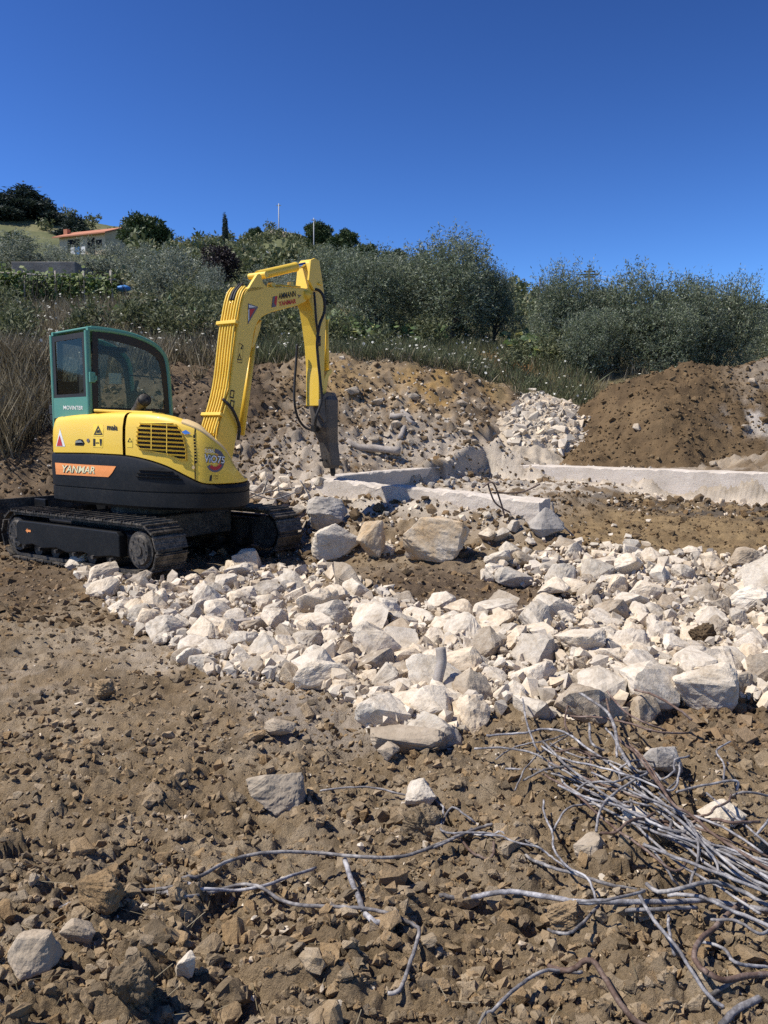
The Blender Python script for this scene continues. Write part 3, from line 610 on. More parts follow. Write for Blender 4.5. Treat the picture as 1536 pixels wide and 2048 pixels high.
# ---- lumps on the spoil banks
n = 15000; U4 = RNG.uniform(-250, 1300, n); V4 = RNG.uniform(715, 1120, n); P4 = ground_pts(U4, V4); ok = (~np.isnan(P4[:, 0])) & (P4[:, 1] > 9.3) & (P4[:, 1] < 18.9)
r4, q4 = rq(P4[:, 0], P4[:, 1]); ok &= ~((r4 > 3.0) & (q4 > -5) & (q4 < 0) & (RNG.random(n) < .8)); P4 = P4[ok]; U4 = U4[ok]; R4 = np.clip(RNG.lognormal(math.log(.03), .5, len(P4)), .012, .1)
pale = RNG.random(len(P4)) < .06 + .3 * sstep(520, 700, U4)
rocks_stuff('bank_lumps', P4[~pale], R4[~pale], 'bankclod', 'brown earth lumps covering the dug-out banks behind the excavator', 'soil', 2, False, 14, 8, .8, .5)
rocks_stuff('bank_stones', P4[pale], R4[pale] * .85, 'whitestuff', 'broken pale stones strewn over the spoil bank behind the foundation', 'gravel', 2, False, 10, 9)
# ================================================================== right-hand earth heap, white pile
def heightpatch(name, x0, x1, y0, y1, step, zf, cf, mat, **kw):
    xs = np.arange(x0, x1, step); ys = np.arange(y0, y1, step); gx, gy = np.meshgrid(xs, ys, indexing='ij'); s = gx.shape; gx = gx.ravel(); gy = gy.ravel()
    z = zf(gx, gy); i2 = np.arange(len(gx)).reshape(s)
    q = np.stack([i2[:-1, :-1].ravel(), i2[1:, :-1].ravel(), i2[1:, 1:].ravel(), i2[:-1, 1:].ravel()], 1)
    hb = H(gx, gy) - .3; keep = (z[q] > hb[q]).any(1); q = q[keep]
    used, inv = np.unique(q, return_inverse=True); V = np.stack([gx, gy, z], 1)[used]
    me = mesh_fast(name, V, inv.reshape(-1, 4), mat, True, cf(gx, gy, z)[used])
    return finish(bpy.data.objects.new(name, me), None, **kw)
def lumps(x, y, s, a=1.0):
    w1, i1 = worley(x * 2.2 + fbm(x * 3, y * 3, s, 2), y * 2.2 + fbm(x * 3, y * 3, s + 1, 2), s + 2); w2, i2 = worley(x * 6 + fbm(x * 9, y * 9, s, 2), y * 6, s + 3)
    return a * (fbm(x * 1.1, y * 1.1, s + 4, 5, .55) * .26 + np.maximum(0, .7 - w1) * i1 * .16 + np.maximum(0, .6 - w2) * i2 * .1 + fbm(x * 8, y * 8, s + 6, 4, .65) * .07)
def heap_z(x, y):
    c = np.interp(x, [2.2, 3.1, 3.5, 4.7, 5.7, 6.4, 7.5, 8.3, 11, 13, 15], [-.6, -.05, .45, 1.6, 2.05, 2.25, 2.15, 2.35, 2.5, 1.8, -.6])
    yc = 17.9 + .25 * fbm(x * .7, x * 0, 91, 2); f = np.where(y < yc, 1 - (yc - y) / 2.9, 1 - (y - yc) / 2.8); f = np.minimum(f, .96) ; f = f - .06 * np.exp(-((f - .9) / .12) ** 2)
    return .5 + np.where(f > 0, (c + .34) * f, f * 1.5) + lumps(x, y, 95, .8) + fbm(x * 16, y * 16, 98, 2) * .03
def heap_c(x, y, z):
    n1 = fbm(x * .8, y * .8, 96, 4); n2 = fbm(x * 3, y * 3, 97, 4); c = np.ones((len(x), 3)) * np.array((.135, .09, .048))
    def mx(c, m, d): m = np.clip(m, 0, 1)[:, None]; return c * (1 - m) + np.array(d)[None] * m
    c = mx(c, sstep(-.05, .4, n1) * .7, (.19, .13, .07)); c = mx(c, sstep(.1, .5, n2) * .6, (.09, .06, .034))
    c = mx(c, sstep(6.6, 8, x) * sstep(-.2, .3, n1 + n2 * .6) * .75, (.25, .205, .155)); c = mx(c, ell(x, z, 7.6, 1.7, .9, .35, .5) * sstep(-.2, .2, n2) * .8, (.48, .43, .37))
    return c
heightpatch('earth_heap', 2.2, 14.5, 14.6, 21, .045, heap_z, heap_c, M['heap'], label='large brown spoil heap behind the right foundation wall, in front of the olive hedge', cat='earth heap')
xs = RNG.uniform(3.1, 11, 4800); ys = RNG.uniform(15.0, 18.3, 4800); zs = heap_z(xs, ys); okh = zs > .9
rocks_stuff('heap_lumps', np.stack([xs, ys, zs], 1)[okh], np.clip(RNG.lognormal(math.log(.021), .55, okh.sum()), .01, .1), 'heapclod', 'lumps of brown earth lying on the large spoil heap', 'soil', 2, False, 12, 12, .8, .5)
_n = 1500; _r = RNG.uniform(3.2, 9, _n); _q = -RNG.uniform(.15, 1.9, _n) ** 1.0; _P = K[None] + np.outer(_r, E1) + np.outer(_q, E2); _P = np.stack([_P[:, 0], _P[:, 1], Hl(_P[:, 0], _P[:, 1])], 1); _R = np.clip(RNG.lognormal(math.log(.03), .5, _n), .01, .11); _dk = (_q < -.75) & (RNG.random(_n) < .75)
rocks_stuff('wall_foot_lumps', _P[_dk], _R[_dk], 'bankclod', 'dark earth lumps along the foot of the long foundation wall', 'soil', 2, False, 10, 22, .9, .4)
rocks_stuff('wall_foot_stones', _P[~_dk], _R[~_dk] * .8, 'whitestuff', 'crumbled concrete along the foot of the long foundation wall', 'gravel', 2, False, 10, 23)
_n = 2200; _r = RNG.uniform(2.8, 9, _n); _q = -RNG.uniform(1.2, 4.9, _n); _P = K[None] + np.outer(_r, E1) + np.outer(_q, E2); _P = np.stack([_P[:, 0], _P[:, 1], Hl(_P[:, 0], _P[:, 1])], 1)
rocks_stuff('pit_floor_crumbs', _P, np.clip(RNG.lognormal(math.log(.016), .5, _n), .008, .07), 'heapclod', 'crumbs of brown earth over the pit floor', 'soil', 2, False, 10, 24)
for (hx, hy, hs, lb) in [(4.95, 16.3, .15, 'pale tan stone on the slope of the large spoil heap'), (7.0, 16.1, .12, 'whitish stone halfway up the large spoil heap'), (6.1, 15.35, .1, 'light stone low on the spoil heap, above the wall'), (7.6, 17.2, .17, 'bleached lump near the crest of the spoil heap')]:
    place_rock('boulder', rockmesh('heap_stone', 'tan', 900 + int(hx * 10), 3, planes=9), (hx, hy, float(heap_z(np.array([hx]), np.array([hy]))[0]) + hs * .3), hs, (.3, .2, hx), lb, 'boulder')
def pile_z(x, y):
    d = np.sqrt(((x - 3.3) / 1.75) ** 2 + ((y - 18.7) / 1.9) ** 2); return 1.35 + .85 * (1 - d ** 1.4) + lumps(x, y, 105, 1.1)
heightpatch('rubble_pile', 1.0, 5.8, 15.0, 21.4, .045, pile_z, lambda x, y, z: np.ones((len(x), 3)) * np.array((.5, .42, .32)), M['ground'], label='heap of pale demolition rubble between the brown spoil banks', cat='rubble pile')
xs = RNG.uniform(1.5, 5.1, 3400); ys = RNG.uniform(16.4, 19.2, 3400); zs = pile_z(xs, ys); ok = zs > base_h(xs, ys) - .05
rocks_stuff('pile_stones', np.stack([xs, ys, zs], 1)[ok], np.clip(RNG.lognormal(math.log(.035), .75, ok.sum()), .012, .2), 'whitestuff', 'broken pale stones covering the heap of demolition rubble', 'gravel', 2, False, 10, 13, sink=.7)
_px = atY(1062, 836, 17.6); place_rock('boulder', rockmesh('slab_stone', 'white', 950, 4, planes=8), (_px[0], _px[1], _px[2]), (.33, .28, .2), (.5, .2, .4), 'flat pale slab lying on the heap of demolition rubble', 'boulder')

# ================================================================== concrete foundation walls
def beam(p0, p1, zt0, zt1, h, th, seed, label, amp=.008, jag=.018, nlen=None):
    p0 = np.array(p0, float); p1 = np.array(p1, float); L = np.linalg.norm(p1 - p0); t = (p1 - p0) / L; nrm = np.array([-t[1], t[0]])
    if np.dot(nrm, -p0) < 0: nrm = -nrm           # towards the camera
    nl = int(L / .035); prof = [(0, -h)] + [(0, -h * (1 - k / 9)) for k in range(1, 9)] + [(.0, -.012), (-.012, 0)] + [(-th * k / 8, 0) for k in range(1, 8)] + [(-th + .012, 0), (-th, -.012)] + [(-th, -h * k / 6) for k in range(1, 7)]
    V = []; Fc = []; m = len(prof)
    for i in range(nl + 1):
        s = i / nl; c = p0 + (p1 - p0) * s; zt = zt0 + (zt1 - zt0) * s
        for (o, dz) in prof:
            q = c + nrm * o; V.append((q[0], q[1], zt + dz))
    V = np.array(V); S = np.tile(np.arange(nl + 1)[:, None] * (L / nl), (1, m)).ravel(); pr = np.tile(np.arange(m), nl + 1); O = np.array([p[0] for p in prof])[pr]; Dz = np.array([p[1] for p in prof])[pr]
    nz = fbm(S * 4, Dz * 7 + O * 5, seed, 4, .6)
    top = (Dz > -.02)
    V[:, :2] += np.outer(nz * amp * (np.where(O < -th * .5, -1, 1)), nrm)
    V[:, 2] += np.where(top, fbm(S * 3.0, O * 6, seed + 3, 4, .6) * jag - np.maximum(0, fbm(S * 1.3, O * 2, seed + 5, 2) - .25) * jag * 2.5, 0)
    edge = (Dz > -.02) & ((O > -.02) | (O < -th + .02)); ch = np.maximum(0, fbm(S * 9, O * 3, seed + 7, 3) - .12) * (.03 + jag)
    V[edge, 2] -= ch[edge]
    Fc = [(i * m + k, i * m + k + 1, (i + 1) * m + k + 1, (i + 1) * m + k) for i in range(nl) for k in range(m - 1)] + [tuple(range(m)), tuple(range(nl * m, nl * m + m))[::-1]]
    mb = MB(); mb.V = list(V); mb.F = Fc
    return mb.make('foundation_wall', M['concrete'], None, False, label=label, cat='wall')
T = np.array([-.78, 12.56])
beam(K + E2 * .0, K + E1 * 9.5, .85, .85, .6, .28, 201, 'long pale concrete foundation wall in front of the large spoil heap')
beam(T + np.array([.05, .12]), K + np.array([-.06, -.05]) - E2 * .02, .83, .86, .5, .26, 202, 'concrete foundation wall running back from the breaker chisel, its shaded side showing')
beam(T + np.array([-.05, -.2]) - E1 * .42, T + E1 * 3.5 + np.array([-.05, -.2]), .8, .66, .5, .3, 203, 'cracked front foundation wall with chipped top, between the breaker and the wire-tangled lump', .014, .045)
# broken concrete around the chisel and inside the walls
def scatter_rocks(n, uv, rr, mat, label, group, seed0, name='concrete_chunk', cat='rubble chunk', planes=9):
    for i in range(n):
        p = ground_px(random.uniform(uv[0], uv[2]), random.uniform(uv[1], uv[3])); r = random.uniform(*rr)
        if not free(p[0], p[1], r, .5): continue
        KEEP.append((p[0], p[1], r))
        place_rock(name, rockmesh(name, mat, seed0 + i % 9, 3, planes=planes), (p[0], p[1], p[2] + r * .3), r, (random.uniform(-.5, .5), random.uniform(-.5, .5), random.uniform(0, 6)), label, cat, group)
scatter_rocks(46, (500, 955, 650, 1040), (.07, .19), 'white', 'broken concrete chunk in the slide of debris beside the breaker', 'debris chunks beside the breaker', 700)
scatter_rocks(14, (860, 945, 1060, 975), (.05, .12), 'greystone', 'grey debris lump lying between the foundation walls', 'debris lumps between the foundation walls', 720)
scatter_rocks(30, (960, 1015, 1120, 1130), (.08, .2), 'white', 'pale chunk fallen from the end of the broken front wall', 'chunks fallen from the front wall', 740)
scatter_rocks(20, (700, 790, 980, 900), (.07, .17), 'tan', 'tan stone resting on the spoil bank above the walls', 'stones on the spoil bank', 760, 'boulder', 'boulder')
for (pts, r, lb) in [([(693, 893, 15.4), (750, 897, 15.3), (800, 902, 15.2)], .07, 'grey weathered log lying on the spoil bank above the walls'), ([(780, 848, 16.2), (830, 858, 16.1)], .055, 'dark weathered log end poking from the spoil bank'),
                     ([(803, 830, 16.5), (822, 850, 16.3)], .05, 'pale short branch stub on the spoil bank'), ([(800, 878, 15.6), (808, 858, 15.9)], .05, 'upright sawn log stub on the spoil bank')]:
    mb = MB(); P = crom([atY(*p) for p in pts], 4); P = [np.array((p[0], p[1], max(p[2], Hs(p[0], p[1]) + r * .6))) for p in P]; mb.tube(P, [r * (1 + .12 * math.sin(i * 2)) for i in range(len(P))], 10); mb.make('log', M['wood'], None, True, label=lb, cat='log')
_p = ground_px(872, 1408); mb = MB(); mb.tube(crom([_p + np.array((0, 0, .03)), _p + np.array((.01, .04, .12)), _p + np.array((.035, .07, .22)), _p + np.array((.03, .1, .3))], 4), .03, 8); mb.make('log', M['wood'], None, True, label='short dark piece of branch standing upright in the rubble', cat='log')
_p = ground_px(470, 1258); mb = MB(); mb.box(_p + np.array((0, 0, .05)), (.97, .1, .1), (-.1, .99, 0), (-.1, 0, .99), .42, .08, .03); mb.make('plank', M['wood'], None, label='splintered wooden board lying among the white stones', cat='plank', bevel=.004)

# ================================================================== reinforcement bars
def A(l): return [(x / 2.087 + 800, y / 2.087 + 1380) for x, y in l]
def rebar(pts, r=.006, lift=.03, mat='rebar', label=None, group=None, arch=.05, ends=(.0, .0)):
    G = []
    n = len(pts)
    for i, (u, v) in enumerate(pts):
        s = i / max(1, n - 1); lf = lift + arch * math.sin(math.pi * s) + ends[0] * (1 - s) + ends[1] * s
        p = ground_px(u, v) if lf < .012 else None
        if p is None:
            p = atZ(u, v, lf)
            for _ in range(3): p = atZ(u, v, max(Hs(p[0], p[1]) + r * .8, lf + .4 * (Hs(p[0], p[1]))))
        G.append(p)
    P = crom(G, 6); P = [np.array((p[0], p[1], max(p[2], Hs(p[0], p[1]) + r * .3))) for p in P]
    rg_ = np.random.default_rng(int(abs(P[0][0]) * 1e5) % 99991); off = np.zeros(3); Q_ = []
    for i, p in enumerate(P): off = off * .85 + rg_.normal(size=3) * .0012; Q_.append(p + off * (1 if 0 < i < len(P) - 1 else .3))
    mb = MB(); mb.tube(Q_, r * .86, 7)
    return mb.make('rebar', M[mat], None, True, label=label, cat='rebar', group=group)
rebar([(260, 1781), (330, 1776), (400, 1750), (470, 1716), (550, 1704), (640, 1705), (740, 1714), (800, 1712), (870, 1690), (945, 1660), (985, 1648)], 0.0074, 0.042, 'rebar', 'long gently curved grey rod lying across the open soil', arch=.03)
rebar([(255, 1782), (310, 1783), (360, 1791), (420, 1783), (480, 1766), (520, 1773), (570, 1800), (620, 1812), (700, 1815), (760, 1822), (812, 1842), (838, 1864), (825, 1920), (805, 1975), (775, 1987)], 0.0072, 0.037, 'rebar', 'wavy grey rod with its end bent back towards bare soil', arch=.02)
rebar([(325, 1784), (400, 1779), (470, 1780), (530, 1770), (632, 1735)], 0.0066, 0.032, 'rebar', 'short straight rod crossing beside the wavy one', arch=.02)
rebar([(120, 1815), (140, 1806), (165, 1801), (200, 1790)], .006, .04, 'rebar', 'rod stub sticking out of the rough dark clod', arch=.01)
rebar([(690, 1720), (712, 1775), (728, 1822), (742, 1842), (762, 1845), (777, 1834), (779, 1818)], 0.0110, 0.042, 'rebar', 'thick rod with a hooked end crossing the wavy rod', arch=.01)
rebar([(640, 1582), (700, 1573), (760, 1577), (815, 1590)], .005, .02, 'rebar', 'thin rod running into the chalk-white lump', arch=.03)
rebar([(862, 1596), (885, 1612), (890, 1625), (882, 1655), (900, 1665), (980, 1668), (1030, 1682), (1080, 1694)], .005, .02, 'rebar', 'thin twisted rod leaving the chalk-white lump', arch=.03)
rebar(A([(180, 590), (250, 620), (300, 680), (350, 705), (390, 690), (390, 650)]), .006, .01, 'rust', 'brown rod curled up at its end beside the thin twisted rod', arch=.02)
rebar(A([(170, 580), (200, 510), (230, 490), (290, 530), (320, 560)]), .005, .03, 'rebar', 'small looped rod over the dark soil', arch=.05)
rebar(A([(600, 460), (600, 520), (630, 590), (640, 660), (700, 740), (790, 790), (830, 900)]), .005, .06, 'rebar', 'crooked rod with a short bent top standing clear of the bundle', arch=.05)
rebar(A([(300, 870), (420, 845), (560, 855), (740, 880), (900, 880), (1110, 885), (1300, 880), (1540, 920)]), .0105, .03, 'rebar', 'thickest rod lying level below the bundle', arch=.05)
rebar(A([(165, 860), (215, 868), (300, 872)]), .009, .015, 'rebar', 'stub of thick rod half buried beside the level one', arch=.0)
rebar(A([(620, 1150), (700, 1168), (745, 1150), (770, 1125), (805, 1128), (850, 1190), (900, 1280), (980, 1370), (1050, 1410)]), .0095, .02, 'rust', 'dark rusty rod bent into a swan neck on the near soil', arch=.05)
rebar(A([(330, 1398), (420, 1310), (520, 1220), (620, 1168), (760, 1175)]), .006, .02, 'rebar', 'pale rod lying below the rusty swan-neck rod', arch=.03)
rebar(A([(1440, 880), (1330, 980), (1255, 1050), (1232, 1110), (1262, 1160), (1300, 1190), (1360, 1210), (1500, 1185), (1600, 1180)]), .0095, .05, 'rust', 'rusty rod bent round in a wide U beside the bundle', arch=.05)
rebar(A([(1340, 1400), (1400, 1330), (1470, 1290), (1560, 1255)]), .0115, .03, 'rebar', 'thick whitish rod at the near corner of the heap', arch=.02)
rebar(A([(1290, 1275), (1400, 1210), (1545, 1178)]), .0075, .04, 'rebar', 'pale straight rod crossing under the rusty U-bend', arch=.02)
rebar(A([(1240, 1050), (1350, 1080), (1390, 1130), (1440, 1155), (1545, 1165)]), .006, .05, 'rebar', 'whitish S-curved rod inside the rusty U-bend', arch=.03)
rebar(A([(1000, 860), (1060, 960), (1150, 1070), (1260, 1240), (1350, 1320)]), .0065, .1, 'rebar', 'straight rod slanting down from the thick level rod', arch=.02, ends=(.06, -.06))
GB = 'rods of the tangled rebar bundle'; LB = 'cement-dusted grey rod in the tangled rebar bundle'; LR = 'rusty brown rod among the grey ones of the rebar bundle'
for pts, r, lf in [
 ([(750, 15), (840, 70), (885, 130), (910, 230), (960, 320)], .0095, .2), ([(512, 38), (530, 120), (560, 220), (590, 260)], .006, .14),
 ([(360, 190), (520, 180), (610, 165), (700, 185), (800, 260), (1000, 400), (1150, 510), (1300, 600), (1450, 690), (1600, 760)], .0075, .07),
 ([(310, 245), (440, 245), (560, 265), (640, 310), (760, 370), (900, 400), (1060, 470), (1220, 580), (1380, 690), (1600, 790)], .0065, .08),
 ([(590, 235), (690, 290), (860, 330), (960, 360), (1120, 420), (1160, 360), (1170, 300)], .006, .1), ([(400, 290), (480, 240), (600, 215), (720, 180)], .005, .05),
 ([(440, 330), (620, 345), (800, 400), (950, 430), (1050, 475)], .0065, .03), ([(620, 310), (700, 400), (830, 480), (980, 560), (1100, 610), (1250, 660), (1400, 720), (1600, 810)], .007, .05),
 ([(525, 700), (620, 735), (740, 770), (870, 810), (1030, 840)], .008, .03), ([(740, 880), (880, 870), (1020, 840)], .006, .1), ([(930, 925), (1100, 915), (1240, 910)], .0085, .05),
 ([(1030, 810), (1080, 845), (1160, 830), (1300, 800), (1420, 840), (1600, 930)], .009, .1), ([(1120, 940), (1130, 1000), (1150, 1110)], .006, .05),
 ([(830, 900), (760, 970), (720, 1010), (660, 1015), (620, 1000)], .0065, .05), ([(0, 695), (160, 650), (300, 585)], .006, .02), ([(300, 600), (400, 600), (480, 630), (580, 655), (620, 690), (700, 740)], .005, .03),
 ([(1150, 430), (1270, 400), (1400, 375), (1410, 420)], .0065, .12), ([(1390, 440), (1440, 425), (1560, 445)], .0065, .08), ([(1280, 430), (1370, 500), (1460, 580), (1560, 670)], .006, .08),
 ([(1380, 215), (1320, 250), (1350, 310), (1350, 380)], .0055, .08), ([(820, 590), (830, 530), (860, 460), (960, 390), (1060, 330)], .0065, .12), ([(1240, 730), (1250, 640), (1220, 560), (1140, 500)], .006, .12),
 ([(1210, 820), (1235, 740), (1250, 660)], .0065, .1), ([(1020, 640), (1080, 700), (1130, 780), (1160, 820)], .0055, .08), ([(480, 420), (520, 330), (600, 250), (700, 190)], .005, .06), ([(640, 590), (700, 500), (800, 475), (980, 490)], .0055, .05),
 ([(900, 480), (1040, 580), (1200, 640), (1380, 760), (1600, 880)], .007, .09), ([(960, 400), (1110, 500), (1260, 620), (1420, 760), (1600, 850)], .0075, .12), ([(880, 440), (1000, 530), (1180, 600), (1340, 690), (1600, 830)], .006, .1),
 ([(1080, 430), (1180, 520), (1260, 640), (1310, 700), (1330, 760)], .006, .14), ([(1000, 560), (1160, 640), (1300, 740), (1440, 800), (1600, 830)], .007, .07), ([(1120, 860), (1260, 870), (1400, 930), (1600, 1010)], .008, .07),
 ([(1300, 960), (1400, 960), (1500, 1020), (1560, 990)], .0065, .06), ([(790, 140), (800, 220), (850, 250)], .008, .08), ([(860, 160), (900, 210), (905, 280)], .007, .1), ([(1480, 610), (1530, 560), (1570, 490)], .006, .1)]:
    rebar(A(pts), r * .9, lf, 'rebar', LB, GB, arch=.04)
for k in range(16):
    t0 = random.random(); x0 = 560 + 520 * t0 + random.uniform(-60, 60); y0 = 250 + 330 * t0 + random.uniform(-60, 90); L_ = random.uniform(350, 800); sl = random.uniform(.3, .8); pts = [(x0 + L_ * q, y0 + L_ * q * sl + random.uniform(-16, 16)) for q in (0, .25, .5, .75, 1)]
    if k % 4 == 0: pts += [(pts[-1][0] + random.uniform(-40, 60), pts[-1][1] - random.uniform(30, 90))]
    rebar(A(pts), random.uniform(.0045, .0068), random.uniform(.04, .13), 'rebar' if k % 5 else 'rust', LB if k % 5 else LR, GB, arch=.04)
for k in range(14):
    x0 = random.uniform(620, 1480); y0 = 180 + (x0 - 600) * .55 + random.uniform(-130, 170); a0 = random.uniform(0, 6.28); pts = [(x0, y0)]
    for q in range(5): a0 += random.uniform(-.7, .7); pts.append((pts[-1][0] + math.cos(a0) * random.uniform(35, 75), pts[-1][1] + math.sin(a0) * random.uniform(20, 45)))
    rebar(A(pts), random.uniform(.0045, .007), random.uniform(.05, .13), 'rebar' if k % 3 else 'rust', LB if k % 3 else LR, GB, arch=.05)
for pts, r, lf in [([(700, 110), (850, 115), (960, 140), (1090, 175), (1200, 180)], .006, .1), ([(860, 0), (930, 80), (1010, 130), (1110, 170)], .006, .12), ([(980, 0), (1060, 20), (1150, 70), (1220, 125)], .0075, .14),
 ([(860, 30), (900, 180), (980, 260), (1060, 370), (1140, 470), (1220, 530), (1340, 630), (1600, 790)], .007, .14), ([(940, 210), (1030, 300), (1090, 400), (1130, 440)], .005, .12), ([(700, 60), (690, 140), (720, 190)], .006, .1)]:
    rebar(A(pts), r, lf, 'rust', LR, GB, arch=.05)
for pts in [[(965, 975), (985, 965), (1000, 1000), (1010, 1035)], [(975, 965), (990, 1005), (1020, 1025)], [(985, 985), (1040, 985), (1080, 968)], [(1104, 1004), (1112, 1055), (1108, 1110)], [(1080, 1035), (1105, 1070), (1112, 1100), (1125, 1130)], [(1112, 1040), (1140, 1065), (1170, 1095)]]:
    P = [onplane(u, v, (1.6, 10.1, 0), (.3, -1, 0)) for u, v in pts]; mb = MB(); mb.tube(crom(P, 5), .011, 6); mb.make('rebar', M['rust' if pts[0][0] < 1000 else 'rebar'], None, True, label='bent bar sticking out of the broken end of the front wall', cat='rebar', group='bars at the end of the front wall')
for pts in [[(490, 1000), (530, 985), (590, 975)], [(527, 985), (535, 960)], [(555, 965), (560, 990), (575, 1000)], [(500, 985), (545, 998), (590, 985)], [(600, 960), (615, 985), (622, 1012)]]:
    P = [onplane(u, v, (-1.5, 11.2, 0), (.1, -1, .2)) for u, v in pts]; mb = MB(); mb.tube(crom(P, 5), .009, 6); mb.make('rebar', M['rebar'], None, True, label='thin wire bar sticking out of the debris beside the breaker', cat='rebar', group='wires in the debris beside the breaker')
# ================================================================== excavator
EXC = empty('excavator', (-2.84, 10.1, 0), 'yellow tracked excavator with green cab breaking concrete with a hydraulic hammer', 'excavator')
# ---- undercarriage
AX = np.array([-.81, .587, 0]); AX /= np.linalg.norm(AX); PX = np.array([AX[1], -AX[0], 0]) * -1   # AX towards the blade
if PX[1] > 0: PX = -PX                                       # PX towards the camera
OC = np.array([-2.84, 10.1, 0.0]); GAUGE = .91; TR = .265; HL = 1.16; TW = .42
def uc(a, p, z): return OC + AX * a + PX * p + Z3 * z
def track(side):
    pc = side * GAUGE; out = side
    # belt core
    n = 16; prof = []
    for k in range(n + 1): q = -math.pi / 2 + math.pi * k / n; prof.append((HL + TR * math.cos(q), .3 + TR * math.sin(q)))
    for k in range(n + 1): q = math.pi / 2 + math.pi * k / n; prof.append((-HL + TR * math.cos(q), .3 + TR * math.sin(q)))
    ri = .87; inner = [((HL if a > 0 else -HL) + (a - (HL if a > 0 else -HL)) * ri, .3 + (z - .3) * ri) for a, z in prof]
    V = []; m = len(prof)
    for (p0) in (-TW * .38, TW * .38):
        V += [uc(a, pc + p0, z) for a, z in prof] + [uc(a, pc + p0, z) for a, z in inner]
    Fc = []
    for i in range(m):
        j = (i + 1) % m; a, b, c, d = i, j, m + j, m + i; e, f, g, h = [x + 2 * m for x in (a, b, c, d)]
        Fc += [(a, b, f, e), (d, h, g, c), (a, d, c, b), (e, f, g, h)]
    mb = MB(); mb.V = V; mb.F = Fc; core = mb.make('track', M['dark'], EXC, label='near steel track' if side > 0 else 'far steel track')
    # shoes
    per = []; tot = 4 * HL + 2 * math.pi * TR; ns = 38; Ro = TR + .012
    for k in range(ns):
        s = tot * k / ns
        if s < 2 * HL: a, z, ang = -HL + s, .3 + Ro, math.pi / 2
        elif s < 2 * HL + math.pi * TR: q = math.pi / 2 - (s - 2 * HL) / TR; a, z, ang = HL + Ro * math.cos(q), .3 + Ro * math.sin(q), q
        elif s < 4 * HL + math.pi * TR: a, z, ang = HL - (s - 2 * HL - math.pi * TR), .3 - Ro, -math.pi / 2
        else: q = -math.pi / 2 - (s - 4 * HL - math.pi * TR) / TR; a, z, ang = -HL + Ro * math.cos(q), .3 + Ro * math.sin(q), q
        nrm = AX * math.cos(ang) + Z3 * math.sin(ang); tan = np.cross(PX, nrm); c = uc(a, pc, z); wd = tot / ns * .9
        sh = MB(); sh.box(c, tan, PX, nrm, wd, TW, .016); sh.box(c + nrm * .016 + tan * wd * .36, tan, PX, nrm, .014, TW * .995, .026); sh.box(c + nrm * .01 - tan * wd * .05, tan, PX, nrm, .012, TW * .99, .014); sh.box(c + nrm * .012 - tan * wd * .42, tan, PX, nrm, .012, TW * .985, .018)
        sh.make('track_shoe', M['track'], core)
    # frame, guard, wheels
    mb = MB(); mb.box(uc(0, pc, .31), AX, PX, Z3, 2 * HL - .2, TW * .5, .26); mb.make('track_frame', M['dark'], core, bevel=.02)
    P = [uc(a, pc + out * .115, z) for a, z in [(-.86, .2), (-.86, .43), (-.82, .47), (1.06, .47), (1.12, .42), (1.12, .24), (1.0, .17), (.78, .205), (.6, .17), (.3, .2), (.1, .165), (-.2, .2), (-.42, .165), (-.7, .2)]]
    mb = MB(); mb.prism(P, PX * out * .1); mb.make('side_guard', M['black'], core, bevel=.012)
    mb = MB()
    for a in (-.72, -.4, -.05, .3, .62, .95): mb.tube([uc(a, pc + out * .12, .165), uc(a, pc + out * .235, .165)], .022, 8)
    mb.make('roller_bolts', M['dark'], core)
    for a in (-.6, -.25, .1, .45, .8):
        mb = MB(); mb.tube([uc(a, pc - .13, .145), uc(a, pc + .13, .145)], .085, 14); mb.make('track_roller', M['dark'], core)
    for a, nm in ((HL, 'idler_wheel'), (-HL, 'sprocket_wheel')):
        mb = MB(); mb.tube([uc(a, pc - .17, .3), uc(a, pc + .17, .3)], .2, 28); mb.tube([uc(a, pc + out * .17, .3), uc(a, pc + out * .2, .3)], [.165, .15], 28); mb.tube([uc(a, pc + out * .2, .3), uc(a, pc + out * .215, .3)], .06, 16)
        for k in range(8): q = k * math.pi / 4; mb.tube([uc(a + .12 * math.cos(q), pc + out * .19, .3 + .12 * math.sin(q)), uc(a + .12 * math.cos(q), pc + out * .212, .3 + .12 * math.sin(q))], .012, 6)
        wl_ = mb.make(nm, M['dark'], core)
    return core
trk = track(1); track(-1)
mb = MB(); mb.prism([uc(a, .93 + .224, z) for a, z in [(-.0, 0), (0, 0)]] and [uc(.83 - .0 - x, GAUGE + .217, .36 + z) for x, z in [(-.075, 0), (-.035, .028), (-.035, .012), (.03, .012), (.03, -.012), (-.035, -.012), (-.035, -.028)]], PX * .003); mb.make('arrow_mark', M['decal_orange'], EXC)
mb = MB(); mb.box(uc(0, 0, .42), AX, PX, Z3, 1.3, 1.4, .28); mb.tube([uc(0, 0, .55), uc(0, 0, .72)], .48, 32); mb.make('undercarriage_frame', M['dark'], EXC, bevel=.02)
mb = MB(); mb.prism([uc(1.78 + x, -1.1, z) for x, z in [(.02, .12), (.09, .16), (.06, .3), (.05, .5), (.1, .66), (.05, .67), (-.01, .5), (.0, .3)]], PX * 2.2); mb.make('dozer_blade', M['dark'], EXC, bevel=.01)
mb = MB()
for p in (-.45, .45): mb.box(uc(1.3, p, .33), AX, PX, Z3, 1.0, .09, .14); mb.box(uc(1.66, p, .45), AX, PX, Z3, .25, .05, .4)
mb.make('blade_arm', M['black'], EXC, bevel=.01)
